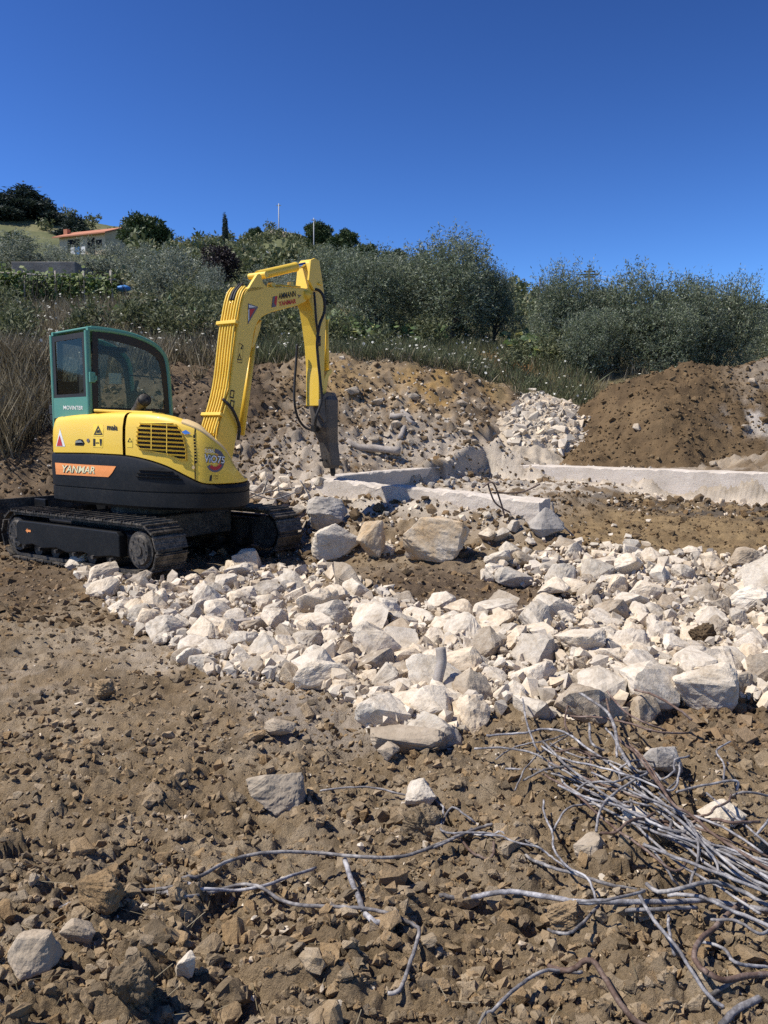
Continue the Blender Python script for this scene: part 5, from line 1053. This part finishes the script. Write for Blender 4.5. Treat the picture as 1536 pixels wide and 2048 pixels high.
# arm cylinder on top
for lat in (BW / 2, -BW / 2 + .05):
    mb = MB(); mb.prism([bp(*p, lat) for p in [(493, 585), (504, 566), (515, 549), (519, 547), (523, 551), (526, 566), (535, 574), (520, 580)]], -BRt * .045); mb.make('cylinder_lug', M['yellow'], boom, bevel=.006)
c0 = bp(516, 551, 0); c1 = bp(590, 534, 0); c2 = bp(627, 526, 0)
mb = MB(); mb.tube([c0, c0 + (c1 - c0) * .96, c1], .062, 20); mb.tube([c0 + (c1 - c0) * .97, c1 + (c1 - c0) * .02], .066, 20); mb.tube([c0 - BRt * .15, c0 + BRt * .15], .04, 14); acyl = mb.make('arm_cylinder', M['yellow'], EXC, True); acyl.data.set_sharp_from_angle(angle=.6)
mb = MB(); mb.tube([c1, c2], .036, 16); mb.make('cylinder_rod', M['chrome'], acyl, True)
mb = MB(); mb.tube([bp(535, 571, .05), bp(560, 570.5, .05), bp(600, 574, .05)], .014, 8); mb.box(bp(543, 570, .05), BD, BRt, Z3, .07, .08, .05); mb.box(bp(581, 569, .05), BD, BRt, Z3, .06, .06, .06); mb.make('hydraulic_pipe', M['yellow'], boom)
# arm
AW = .24
AO = [(622, 524), (627, 518), (633, 517), (638, 522), (643, 545), (648, 580), (651, 615), (652, 650), (650, 700), (649, 750), (647, 790), (646, 812), (638, 812), (638, 770), (638, 735), (635, 690), (630, 650), (625, 620), (619, 604), (616, 590), (618, 565)]
mb = MB(); mb.prism([bp(*p, AW / 2) for p in AO], -BRt * AW); arm = mb.make('arm', M['yellow'], EXC, bevel=.01, label='upright yellow arm carrying the breaker')
for lat in (AW / 2 + .04, -AW / 2 - .005):
    mb = MB(); mb.prism([bp(*p, lat) for p in [(622, 520), (630, 516), (639, 521), (642, 545), (640, 580), (628, 580), (618, 560)]], -BRt * .035); mb.make('cylinder_lug', M['yellow'], arm, bevel=.006)
mb = MB(); mb.box(bp(622, 570, 0), BRt, BD, Z3, AW + .12, .1, .03); mb.make('arm_collar', M['yellow'], arm, bevel=.006)
mb = MB(); mb.tube([bp(614, 590, BW / 2 + .03), bp(614, 590, -BW / 2 - .03)], .06, 20); mb.make('pivot_pin', M['yellow'], arm, True)
mb = MB(); mb.tube([bp(652, 640, 0), bp(653, 750, 0)], .042, 14); mb.make('bucket_cylinder', M['yellow'], arm, True)
mb = MB(); mb.prism([bp(*p, .1) for p in [(648, 758), (656, 742), (663, 738), (665, 744), (658, 754), (654, 775), (650, 796), (646, 796)]], -BRt * .06); mb.make('link_bar', M['yellow'], arm, bevel=.006)
# breaker
BK = [(785, 652, .20, .22), (800, 647, .36, .30), (825, 648, .34, .29), (855, 650, .31, .28), (868, 653, .26, .27), (885, 657, .20, .25), (915, 661, .20, .24), (930, 663, .19, .22), (936, 663, .15, .18)]
V = []; Fc = []
for (v, u, ww, dd) in BK:
    c = bp(u, v, 0); x = .03
    for a, b in ((-1, -.8), (-.85, -1), (.85, -1), (1, -.8), (1, .8), (.85, 1), (-.85, 1), (-1, .8)): V.append(c + BRt * ww / 2 * a + BD * dd / 2 * b)
for i in range(len(BK) - 1):
    for k in range(8): Fc.append((i * 8 + k, i * 8 + (k + 1) % 8, i * 8 + 8 + (k + 1) % 8, i * 8 + 8 + k))
Fc += [tuple(range(8))[::-1], tuple(range(len(V) - 8, len(V)))]
mb = MB(); mb.add(V, Fc); brk = mb.make('breaker', M['breaker'], EXC, bevel=.006, label='dark worn hydraulic breaker hanging from the arm')
for lat in (.14, -.11): mb = MB(); mb.prism([bp(*p, lat) for p in [(640, 830), (640, 800), (650, 788), (660, 784), (667, 790), (677, 802), (672, 818), (660, 836), (650, 845)]], -BRt * .03); mb.make('mounting_ear', M['breaker'], brk, bevel=.004)
for (u, v) in ((651, 920), (661, 920)): mb = MB(); c = bp(u, v, 0) - BD * .13; mb.tube([c, c + BD * .05], .02, 10); mb.make('bolt', M['dot'], brk)
c0 = bp(665, 928, 0); c1 = bp(666, 952, 0); mb = MB(); mb.tube([c0, c0 + (c1 - c0) * .75, c1], [.042, .042, .025], 14); mb.make('chisel', M['dark'], brk, True)
mb = MB(); c = bp(645, 857, 0) - BD * .1 - BRt * .05; mb.tube([c - BD * .06, c + BD * .05], .05, 16); mb.make('hose_port', M['dot'], brk)
for pts, r in [([(606, 690, -.17), (604, 720, -.2), (601, 760, -.22), (600, 800, -.22), (605, 830, -.22), (616, 850, -.2), (630, 859, -.12), (641, 858, -.05)], .019), ([(628, 578, .13), (642, 583, .2), (650, 600, .24), (650, 625, .22), (641, 650, .2), (636, 685, .17), (638, 720, .16), (642, 760, .16), (645, 800, .16), (643, 835, .1), (641, 857, .0)], .021), ([(630, 585, .16), (632, 610, .2), (634, 640, .2), (637, 665, .18)], .017)]:
    mb = MB(); mb.tube(crom([bp(*p) - BD * (.13 if p[1] > 820 or p[2] < 0 else .02) for p in pts], 6), r, 8); mb.make('hydraulic_hose', M['hose'], arm, True)
mb = MB(); mb.tube([bp(637, 672, .18), bp(637, 692, .18)], .034, 10); mb.make('hose_coupling', M['dark'], arm, True)
# ================================================================== vegetation
def unit(a): return a / (np.linalg.norm(a, axis=-1, keepdims=True) + 1e-9)
def spray_mesh(name, P, D, L, k, l, w, mat, seed, spread=.8):
    """sprays of leaves: P bases, D directions, L twig lengths, k leaves each (length l, width w)"""
    rg = np.random.default_rng(seed); n = len(P); j = np.tile((np.arange(k) + .5) / k, n); Pr = np.repeat(P, k, 0); Dr = np.repeat(D, k, 0); Lr = np.repeat(L, k)
    p = Pr + Dr * (Lr * j)[:, None] + rg.normal(size=Pr.shape) * (l * .25); ld = unit(Dr * .6 + rg.normal(size=Dr.shape) * spread); sd = unit(np.cross(ld, rg.normal(size=ld.shape)))
    s = rg.uniform(.7, 1.35, len(p))[:, None]; a = p; b = p + ld * l * .45 * s + sd * w * .5 * s; c = p + ld * l * s; d = p + ld * l * .45 * s - sd * w * .5 * s
    V = np.stack([a, b, c, d], 1).reshape(-1, 3); Q = np.arange(len(V)).reshape(-1, 4); return mesh_fast(name, V, Q, mat)
def in_blobs(blobs, n, rg, lo=.55):
    vol = np.array([b[3] * b[4] * b[5] for b in blobs]) ** .75; k = rg.choice(len(blobs), n, p=vol / vol.sum()); d = unit(rg.normal(size=(n, 3))); r = lo + (1 - lo) * rg.random(n) ** .6
    B_ = np.array(blobs)[k]; return B_[:, :3] + d * r[:, None] * B_[:, 3:6], d
def crown_blobs(rg, w, h, z0, n, rr=(.22, .38)):
    out = []
    for _ in range(n):
        a = rg.uniform(0, 6.28); q = math.sqrt(rg.random()) * .36 * w; zz = z0 + h * rg.uniform(.12, .86); sc = 1 - .35 * abs((zz - z0) / h - .45) * 2; r = rg.uniform(*rr) * w * .8
        out.append((q * math.cos(a) * sc, q * math.sin(a) * sc, zz, r * sc, r * sc, r * .8 * h / w * 1.2))
    return out
def trunk_mesh(name, h, r, rg, limbs=5, spread=.5, mat='bark'):
    mb = MB(); P = [np.array((0, 0, -.2))]
    for k in range(1, 5): P.append(np.array((rg.normal() * .05 * h, rg.normal() * .05 * h, h * k / 4)))
    mb.tube(P, [r * (1.25 - .13 * k) for k in range(5)], 8)
    for _ in range(limbs):
        a = rg.uniform(0, 6.28); s = P[2] if rg.random() < .4 else P[3]; e = P[4] + np.array((math.cos(a) * spread, math.sin(a) * spread, rg.uniform(.3, 1.1) * spread))
        mb.tube([s, (s + e) / 2 + rg.normal(size=3) * .06, e, e + (e - s) * .45 + np.array((0, 0, .15))], [r * .55, r * .42, r * .28, r * .12], 6)
    me = bpy.data.meshes.new(name); me.from_pydata([tuple(v) for v in mb.V], [], mb.F); me.materials.append(M[mat]); return me
def olive_crown(name, seed, w=3.2, h=3.25, z0=.4, mat='olive', n=1500, k=9, l=.1, wd=.027, shoots=260, lo=.35):
    rg = np.random.default_rng(seed); bl = crown_blobs(rg, w, h, z0, 20, (.2, .36)); P, d = in_blobs(bl, n, rg, lo); D = unit(d * .7 + np.array((0, 0, .5)) + rg.normal(size=d.shape) * .4)
    L = rg.uniform(.18, .42, n); top = P[:, 2] > z0 + h * .62; L[top] *= 1.5; D[top] = unit(D[top] + np.array((0, 0, .9)))
    return spray_mesh(name, P, D, L, k, l, wd, M[mat], seed)
OL = [olive_crown('olive_crown', s, n=2900, k=9, lo=.2) for s in (1, 2, 3)]; OLT = [trunk_mesh('olive_trunk', 1.1, .11, np.random.default_rng(s)) for s in (1, 2, 3)]
SV = [olive_crown('silver_crown', s, mat='silver', n=1000, k=8, l=.14, wd=.04, lo=.3) for s in (5, 6)]
def blob_crown(name, seed, blobs, mat, n, k, l, w, lo=.6, L=(.1, .3), upb=.3, spread=.8):
    rg = np.random.default_rng(seed); P, d = in_blobs(blobs, n, rg, lo); D = unit(d + np.array((0, 0, upb))); return spray_mesh(name, P, D, rg.uniform(L[0], L[1], n), k, l, w, M[mat], seed, spread)
rgp = np.random.default_rng(77)
PINE = blob_crown('pine_crown', 11, crown_blobs(rgp, 5.8, 4.2, .6, 26, (.14, .22)), 'pine', 2600, 4, .34, .14, .5)
CONI = blob_crown('conifer_crown', 12, [(rgp.normal() * .5 * (1 - z / 4), rgp.normal() * .5 * (1 - z / 4), z, 1.5 * (1.05 - z / 4.2), 1.5 * (1.05 - z / 4.2), .5) for z in np.linspace(.4, 3.6, 18)], 'conifer', 1500, 4, .36, .13, .5, (.2, .5))
CYP = blob_crown('cypress_crown', 13, [(0, 0, z, .42 * math.sin(math.pi * min(1, .12 + z / 4.6)) ** .6, .42 * math.sin(math.pi * min(1, .12 + z / 4.6)) ** .6, .35) for z in np.linspace(.2, 3.6, 14)], 'conifer', 1500, 4, .14, .05, .5, (.08, .18), 2.0)
PLUM = blob_crown('plum_crown', 14, crown_blobs(rgp, 2.6, 2.3, .4, 12), 'plum', 1500, 5, .13, .08, .4)
BUSH = [blob_crown('scrub_crown', 15 + k, crown_blobs(rgp, 2.6, 1.7, .0, 9), 'scrub', 420, 4, .24, .12, .5) for k in range(3)]
GBUSH = [blob_crown('weed_crown', 19 + k, crown_blobs(rgp, 1.0, .9, .0, 7), 'greengrass', 170, 4, .14, .04, .2, (.15, .3), .8) for k in range(2)]
TRK = trunk_mesh('tree_trunk', 1.4, .16, np.random.default_rng(9), 4, .7)
def at_ground(u, d): x = (u - CX) / F * d * .995; return np.array([x, d, Hs(x, d)])
def tree(name, u, d, wpx, hpx, cm, tm, wh, label, cat='tree', group=None, crown_name='crown', vb=None, tsc=1.0, rot=None):
    """wpx x hpx: size of the whole plant in the photo, base on the ground at distance d"""
    p = at_ground(u, d)
    if vb is not None: p[2] = atY(u, vb, d)[2]
    o = empty(name, p, label, cat, group); sx = wpx * d / F / wh[0]; sz = hpx * d / F / wh[1]; o.rotation_euler = (0, 0, rot if rot is not None else random.uniform(0, 6.28))
    c = bpy.data.objects.new(crown_name, cm); c.scale = (sx, sx, sz); finish(c, o)
    if tm is not None: t = bpy.data.objects.new('trunk', tm); t.scale = (sx * tsc, sx * tsc, sz); finish(t, o)
    return o
W1 = (3.3, 3.9)
for a in [
 (755, 26, 190, 190, 0, 'slender dark olive tree with a bare trunk just behind the upright arm'), (905, 26, 245, 225, 1, 'tall grey-green olive tree with feathery top beside the slender one'),
 (985, 27, 120, 165, 2, 'olive tree with upright shoots next to the sloping orange soil patch'), (660, 33, 150, 150, 2, 'paler olive tree half hidden behind the arm tip'),
 (1130, 23, 170, 190, 0, 'first rounded olive of the dense hedge, beside the orange soil patch'), (1230, 22.5, 200, 195, 1, 'tall olive in the dense hedge, in front of the cross-armed pole'), (1345, 22.5, 200, 190, 2, 'olive in the middle of the dense hedge behind the spoil heap'),
 (1430, 23, 170, 195, 0, 'last tall olive of the dense hedge behind the crest of the spoil heap'), (1545, 25, 150, 140, 1, 'lower olive beyond the end of the dense hedge'), (1180, 21.5, 150, 130, 2, 'low bushy olive at the foot of the dense hedge'), (1310, 21.6, 170, 140, 0, 'dark bushy olive low behind the spoil heap'), (1640, 24, 200, 160, 2, 'broad olive past the end of the hedge'),
 (835, 30, 150, 170, 0, 'olive tree standing behind and between the two big ones'), (1085, 32, 80, 70, 1, 'small olive set back behind the orange soil patch')]:
    o_ = tree('olive_tree', a[0], a[1], a[2], a[3] * (1.26 if 1100 < a[0] else 1), OL[a[4]], OLT[a[4]], W1, a[5], group='olive trees')
    if a[0] > 1100 : o_.children[0].location.z = -.22 * a[3] * a[1] / F
for a in [(345, 33, 150, 125, 0, 'spreading silver olive with a short thick trunk above the prickly pear'), (432, 28, 85, 100, 1, 'small young olive with white cloth tied round its trunk'), (212, 44, 130, 95, 1, 'silvery olive tree below the house with the terracotta roof'), (60, 46, 150, 90, 0, 'silvery olive tree behind the vine pergola'),
          (-40, 44, 120, 90, 1, 'silvery olive tree left of the pergola'), (135, 52, 110, 70, 0, 'silver olive between the concrete tank and the house'), (610, 40, 120, 90, 1, 'silver olive seen over the bend of the boom'), (280, 50, 90, 70, 0, 'silver olive under the round pine'), (540, 48, 90, 60, 1, 'silver olive below the dark red roofs')]:
    tree('olive_tree', a[0], a[1], a[2], a[3], SV[a[4]], OLT[a[4]], W1, a[5], group='olive trees')
tree('pine_tree', 303, 92, 112, 92, PINE, TRK, (5.9, 4.9), 'round dense umbrella pine beside the house', vb=524)
tree('cypress_tree', 458, 80, 12, 78, CYP, None, (.9, 4.0), 'slim dark cypress on the hillside', vb=508)
tree('plum_tree', 445, 52, 82, 78, PLUM, TRK, (2.8, 2.9), 'dark purple-leaved tree below the cypress')
for (u, d, w_, h_, lb) in [(70, 140, 95, 58, 'big dark conifer clump on the hill crest above the house'), (25, 135, 70, 50, 'dark conifer at the foot of the big clump on the crest'), (165, 128, 58, 52, 'small dark conifer on the slope between the clump and the house'), (112, 138, 46, 48, 'pointed conifer leaning out from the big clump'), (0, 140, 40, 32, 'conifer top at the shoulder of the hill'), (1068, 95, 22, 44, 'little pointed conifer beside the bare wooden pole'), (1525, 60, 46, 70, 'dark conifer far behind the end of the hedge')]:
    tree('conifer_tree', u, d, w_, h_, CONI, None, (2.9, 4.3), lb)
for (u, d, w_, h_, lb) in [(517, 150, 36, 32, 'round dark bush on the summit beside the rocks'), (690, 120, 70, 50, 'dark rounded tree on the falling ridge'), (640, 130, 70, 46, 'rounded tree on the ridge below the second mast'), (735, 110, 70, 44, 'broad dark tree at the end of the wooded ridge'), (790, 100, 60, 38, 'low tree on the ridge behind the olives'), (835, 95, 52, 34, 'small tree on the ridge over the slender olive'), (40, 95, 90, 40, 'dark tree hugging the slope left of the house')]:
    tree('hill_tree', u, d, w_, h_, PINE, None, (5.9, 4.5), lb)
# scrub mass on the hillside
def merged(name, meshes, inst, mat, label, cat):
    Vs, Qs, off = [], [], 0
    data = [np.array([v.co[:] for v in m_.vertices]) for m_ in meshes]
    for (k, p, s, r) in inst:
        V = data[k] * np.array(s); c, sn = math.cos(r), math.sin(r); V = np.stack([V[:, 0] * c - V[:, 1] * sn, V[:, 0] * sn + V[:, 1] * c, V[:, 2]], 1) + p; Vs.append(V); Qs.append(np.arange(len(V)).reshape(-1, 4) + off); off += len(V)
    return finish(bpy.data.objects.new(name, mesh_fast(name, np.concatenate(Vs), np.concatenate(Qs), mat)), None, label, cat, kind='stuff')
SB = [blob_crown('scrub_small', 30 + k, crown_blobs(rgp, 2.4, 1.7, .0, 6), 'scrub', 62, 3, .38, .2, .45) for k in range(3)]
inst = []
for _ in range(900):
    d = random.uniform(38, 175); u = random.uniform(-200, 1750)
    if u < 260 and d > 85 and random.random() < .75: continue
    if u > 1050 and d < 60: continue
    if 70 < u < 260 and 60 < d < 100: continue
    p = at_ground(u, d); s = random.uniform(.5, 1.25) * (1 if d > 60 else .6); inst.append((random.randrange(3), p, (s, s, s * random.uniform(.7, 1.2)), random.uniform(0, 6.28)))
merged('hillside_scrub', SB, inst, M['scrub'], 'grey-green maquis scrub covering the hillside', 'scrub')
# weeds, grass and flowers on the field edge
def blades(name, n, ufn, mat, hh, ww, label, cat, seed, bend=.35):
    rg = np.random.default_rng(seed); x, y = ufn(n, rg); z = H(x, y); h = rg.uniform(hh[0], hh[1], len(x)); a = rg.uniform(0, 6.28, len(x)); t = rg.normal(size=(len(x), 2)) * bend
    sx = np.cos(a) * ww; sy = np.sin(a) * ww; b0 = np.stack([x - sx, y - sy, z - .03], 1); b1 = np.stack([x + sx, y + sy, z - .03], 1)
    m1 = np.stack([x + sx * 1.6 + t[:, 0] * h * .52, y + sy * 1.6 + t[:, 1] * h * .52, z + h * .55], 1); tp = np.stack([x + t[:, 0] * h, y + t[:, 1] * h, z + h], 1)
    V = np.stack([b0, b1, m1, tp], 1).reshape(-1, 3); me = mesh_fast(name, V, np.arange(len(V)).reshape(-1, 4), mat); finish(bpy.data.objects.new(name, me), None, label, cat, kind='stuff'); return tp
def fld(u0, u1, d0, d1, p=1.0):
    def f(n, rg): d = d0 + (d1 - d0) * rg.random(n) ** p; u = rg.uniform(u0, u1, n); x = (u - CX) / F * d; k = fbm(x * .8, d * .8, 120, 3) > -.28; return x[k], d[k]
    return f
tips = blades('dry_weeds', 34000, fld(-250, 480, 16.9, 27, 1.5), M['drygrass'], (.2, .75), .005, 'tall dry brown weeds along the top of the left bank', 'weeds', 1)
tipsB = blades('bank_weeds', 12000, fld(-250, 150, 14.7, 17.4, 1.0), M['drygrass'], (.3, .9), .005, 'tall dry weeds growing down over the far left bank beside the cab', 'weeds', 11)
tips2 = blades('field_grass', 40000, fld(280, 1180, 18.5, 28, 1.4), M['greengrass'], (.1, .42), .005, 'grey-green grass and weeds on the field edge behind the spoil bank', 'grass', 2)
tips3 = blades('straw_grass', 26000, fld(-250, 1300, 18.4, 33, 1.4), M['drygrass'], (.1, .35), .005, 'straw-coloured dry grass on the field edge', 'grass', 3)
tipsL = blades('hill_grass', 14000, fld(-250, 1300, 27, 60, 1.4), M['greengrass'], (.15, .5), .012, 'rough grass on the garden slope under the olives', 'grass', 4)
rg = np.random.default_rng(5); FP = np.concatenate([tips[rg.choice(len(tips), 900, False)], tips2[rg.choice(len(tips2), 650, False)], tips3[rg.choice(len(tips3), 250, False)]]); n = len(FP)
a_, b_ = unit(rg.normal(size=(n, 3)) * .35 + np.array((1, 0, 0))), None; b_ = unit(np.cross(unit(rg.normal(size=(n, 3)) * .5 + np.array((0, -.4, 1))), a_)); rr_ = rg.uniform(.014, .038, n)[:, None]
V = np.stack([FP + (a_ * math.cos(q) + b_ * math.sin(q)) * rr_ for q in np.arange(6) * math.pi / 3], 1).reshape(-1, 3); finish(bpy.data.objects.new('wild_flowers', mesh_fast('wild_flowers', V, np.arange(len(V)).reshape(-1, 6), M['flower'])), None, 'white wild carrot flower heads dotted through the weeds', 'flowers', kind='stuff')
inst = []
for _ in range(150):
    u = random.choice([random.uniform(-150, 480), random.uniform(430, 1150)]); d = random.uniform(19, 34); p = at_ground(u, d); s = random.uniform(.4, 1.1); inst.append((random.randrange(2), p, (s, s, s), random.uniform(0, 6)))
merged('garden_weeds', GBUSH, inst, M['greengrass'], 'green weeds and low bushes on the garden slope', 'weeds')
# broad-leaved squash bed behind the arm
def discs(name, P, r, mat, label, cat, seed, parent=None, kind='stuff'):
    rg = np.random.default_rng(seed); n = len(P); nr = unit(rg.normal(size=(n, 3)) * .55 + np.array((-.2, -.35, .8))); a = unit(np.cross(nr, rg.normal(size=(n, 3)))); b = np.cross(nr, a); rr = r * rg.uniform(.5, 1.3, n)
    V = np.stack([P + (a * math.cos(q) + b * math.sin(q)) * (rr * (1 if k % 2 else .75))[:, None] for k, q in enumerate(np.arange(8) * math.pi / 4)], 1).reshape(-1, 3)
    return finish(bpy.data.objects.new(name, mesh_fast(name, V, np.arange(len(V)).reshape(-1, 8), mat)), parent, label, cat, kind=kind)
n = 2600; u = np.concatenate([RNG.uniform(560, 900, n // 2), RNG.uniform(600, 760, n // 4), RNG.uniform(1000, 1180, n // 8), RNG.uniform(230, 420, n // 8)]); d = RNG.uniform(24, 31, len(u)); d[-n // 4:] = RNG.uniform(22.5, 27, n // 4 if n % 4 == 0 else len(d[-n // 4:]))
x = (u - CX) / F * d; keep = fbm(x * .9, d * .9, 130, 3) > -.1; P = np.stack([x, d, H(x, d) + RNG.uniform(.05, .6, len(x))], 1)[keep]
discs('squash_leaves', P, .12, M['squash'], 'broad light-green squash leaves spreading under the olive trees', 'squash plants', 7)
# prickly pear
pc = empty('prickly_pear', at_ground(345, 27) + np.array((0, 0, -.03)), 'prickly pear cactus with flat oval pads under the spreading silver olive', 'cactus')
for k in range(17):
    a = random.uniform(0, 6.28); q = random.uniform(.0, .45); zz = random.uniform(.1, .55); V, Fc = ICO[2]; t = random.uniform(-.7, .7); V = V * np.array((.13, .03, .2)); V = V @ np.array(Matrix.Rotation(t, 3, 'Y')).T @ np.array(Matrix.Rotation(a, 3, 'Z')).T
    mk('pad', V + np.array(pc.location) + np.array((q * math.cos(a) * 1.2, q * math.sin(a) * .6, zz)), Fc.tolist(), M['cactus'], pc, True)
_p = at_ground(432, 27.6); mb = MB(); mb.tube([_p + np.array((0, -.05, .25)), _p + np.array((.01, -.05, .4))], [.14, .13], 12); mb.make('cloth_wrap', M['whitecloth'], None, True, label='white cloth tied round the trunk of the small young olive', cat='cloth')
# vine pergola
pg = empty('vine_pergola', at_ground(100, 30), 'wooden pergola overgrown with climbing vines beside the concrete tank', 'pergola'); zt = atY(100, 552, 30)[2]
for u in (-60, 0, 60, 120, 180, 236):
    for d in (29, 32):
        p = at_ground(u, d); mb = MB(); mb.tube([p - Z3 * .1, np.array((p[0] + random.uniform(-.1, .1), p[1], zt))], .035, 6); mb.make('post', M['wood'], pg, True)
for d in (29, 30.5, 32): mb = MB(); mb.tube([np.array(((-90 - CX) / F * d, d, zt + .05)), np.array(((245 - CX) / F * d, d, zt - .35 + .05))], .03, 6); mb.make('rail', M['wood'], pg, True)
rg = np.random.default_rng(31); n = 4200; u = rg.uniform(-110, 245, n); d = rg.uniform(28.8, 32.3, n); top = rg.random(n) < .5; x = (u - CX) / F * d; zz = zt - .35 * (u + 90) / 335 + rg.normal(size=n) * .12; hang = ~top; d[hang] = 28.8 + rg.random(hang.sum()) * .5; zz[hang] -= rg.random(hang.sum()) ** 1.6 * 1.5
x = (u - CX) / F * d; discs('vine_leaves', np.stack([x, d, zz], 1) - np.zeros(3), .075, M['vine'], None, None, 8, None, None)
_v = bpy.data.objects['vine_leaves']; _v.parent = pg; _v.location = -pg.location
mb = MB()
for _ in range(70):
    u0 = random.uniform(-100, 240); a = atY(u0, 560, random.uniform(28.7, 29.3)); mb.tube(crom([a, a + np.array((random.uniform(-.3, .3), 0, -.5)), a + np.array((random.uniform(-.6, .6), 0, random.uniform(-1.6, -.9)))], 3), .01, 4)
_s = mb.make('vine_stems', M['bark'], pg)
# concrete tank, blue tarp
q0 = at_ground(120, 37); zt2 = atY(120, 540, 37)[2]; mb = MB(); mb.box((q0[0], q0[1], (q0[2] + zt2) / 2), X3, Y3, Z3, 2.7, 2.2, zt2 - q0[2] + .3); mb.make('water_tank', M['oldwall'], None, label='weathered grey concrete water tank behind the pergola', cat='tank', bevel=.03)
q0 = atY(248, 577, 31); V, Fc = ICO[3]; V = V * np.array((.26, .2, .12)) * (1 + .25 * n3d(V, 2, 5))[:, None] + q0; mk('tarpaulin', V, Fc.tolist(), M['blue'], None, True, label='crumpled blue plastic sheet at the end of the pergola', cat='tarpaulin')
# ================================================================== houses, masts, poles
hp = np.array(atY(165, 508, 98)); hp[2] -= .2; hs = empty('hill_house', hp, 'cream hillside house with terracotta roof and dark openings', 'house'); PXM = 98 / F
HXd = np.array((.93, -.37, 0)); HYd = np.array((.37, .93, 0))
def hpnt(a, b, z): return hp + HXd * a + HYd * b + Z3 * z
hw, hd_, hh_ = 6.6, 6.0, 2.3
mb = MB(); mb.prism([hpnt(a, 0, z) for a, z in ((-hw / 2, -1), (hw / 2, -1), (hw / 2, hh_), (-hw / 2, hh_))], HYd * hd_); mb.prism([hpnt(hw / 2 - .01, b, z) for b, z in ((0, hh_), (hd_, hh_), (hd_ / 2, hh_ + 1.0))], -HXd * .2); mb.make('wall', M['wallcream'], hs)
for s in (0, 1):
    b0, b1 = (-.6, hd_ / 2) if s == 0 else (hd_ + .6, hd_ / 2); mb = MB(); P = [hpnt(-hw / 2 - .5, b0, hh_ - .15), hpnt(hw / 2 + .5, b0, hh_ - .15), hpnt(hw / 2 + .5, b1, hh_ + 1.12), hpnt(-hw / 2 - .5, b1, hh_ + 1.12)]; mb.prism(P, Z3 * .14); rf = mb.make('roof', M['rooftile'], hs)
mb = MB(); mb.box(hpnt(-hw / 2 - .1, 1.4, hh_ + .7), HXd, HYd, Z3, .55, .55, 1.0); mb.make('chimney', M['rooftile'], hs)
for (a, w_, z0, z1) in ((-1.2, 1.7, 0, 1.9), (1.3, 1.0, 0, 1.9), (2.4, .8, .7, 1.6)):
    mb = MB(); mb.box(hpnt(a, -.02, (z0 + z1) / 2), HXd, HYd, Z3, w_, .06, z1 - z0); mb.make('window', M['dot'], hs)
for (a, m_) in ((-.6, 'decal_white'), (.1, 'blue'), (.9, 'decal_white')):
    mb = MB(); mb.box(hpnt(a, -.9, .35), HXd, HYd, Z3, .6, .04, .9); mb.make('laundry', M[m_], hs)
mb = MB(); mb.box(hpnt(-.2, -.5, -.2), HXd, HYd, Z3, 4.2, 1.1, .25); mb.make('balcony', M['wallcream'], hs)
h2 = np.array(atY(512, 545, 82)); s2 = empty('red_roofed_house', h2, 'low house with dark red roofs and a white chimney half hidden by trees', 'house')
mb = MB(); mb.box(h2 + Z3 * .3, X3, Y3, Z3, 3.0, 3.0, 1.8); mb.make('wall', M['wallcream'], s2)
for (a, w_, b, m_) in ((-.7, 2.6, 0, 'roofdark'), (1.0, 1.5, .6, 'rooftile')): mb = MB(); mb.prism([h2 + np.array((a - w_ / 2, b - .5, 1.1)), h2 + np.array((a + w_ / 2, b - .5, .75)), h2 + np.array((a + w_ / 2, b + 2.6, 1.5)), h2 + np.array((a - w_ / 2, b + 2.6, 1.8))], Z3 * .1); mb.make('roof', M[m_], s2)
mb = MB(); mb.box(h2 + np.array((1.0, .9, 1.6)), X3, Y3, Z3, .35, .35, 1.1); mb.make('chimney', M['decal_white'], s2)
def mast(u, v0, v1, d, r, mat, label, arms, cat='pole'):
    a = atY(u, v1, d); b = atY(u, v0, d); o = empty('mast' if cat == 'mast' else 'utility_pole', a - Z3 * 3, label, cat); mb = MB(); mb.tube([a - Z3 * 3, b], [r, r * .7], 8); mb.make('shaft', M[mat], o, True)
    for (dv, w_) in arms: c = atY(u, v0 + dv, d); mb = MB(); mb.box(c, X3, Y3, Z3, w_, .12, .12); mb.make('crossarm', M[mat], o)
    return b
mast(557.5, 407, 462, 160, .13, 'polegrey', 'tall metal mast with a small crossbar on the rocky summit', [(4, .9)], 'mast'); mast(627.5, 436, 492, 112, .08, 'polegrey', 'second thinner mast on the ridge below the summit', [(4, .6)], 'mast')
w1_ = mast(1080, 555, 606, 85, .1, 'poledark', 'bare dark wooden pole between the olive trees', []); w2_ = mast(1179, 537, 580, 70, .09, 'poledark', 'utility pole with cross arms rising behind the olive hedge', [(6, .95), (12, 1.5), (17, .9)])
def wire(a, b, sag, label): mb = MB(); P = [a + (b - a) * t + Z3 * (-sag * 4 * t * (1 - t)) for t in np.linspace(0, 1, 14)]; mb.tube(P, .012, 4); mb.make('overhead_wire', M['polegrey'], None, label=label, cat='wire')
wire(w1_ + Z3 * -1.0, w2_ + Z3 * -.8, .5, 'overhead wire hanging between the two utility poles'); wire(w2_ + np.array((.7, 0, -.5)), atY(1700, 640, 50), .3, 'overhead wire running from the cross-armed pole past the hedge'); wire(w2_ + np.array((.7, 0, -.9)), atY(1700, 655, 50), .5, 'lower overhead wire running from the cross-armed pole')
for k, (u, v, s) in enumerate([(548, 466, 1.0), (560, 462, .9), (572, 468, 1.1), (585, 470, .7), (538, 472, .8), (600, 473, .6), (565, 474, .9)]):
    p = atY(u, v, 158); place_rock('outcrop_rock', rockmesh('outcrop', 'tan', 980 + k, 3, planes=8), tuple(p), s, (0, 0, k), 'pale rock of the outcrop at the foot of the summit mast', 'rock', 'summit outcrop rocks')
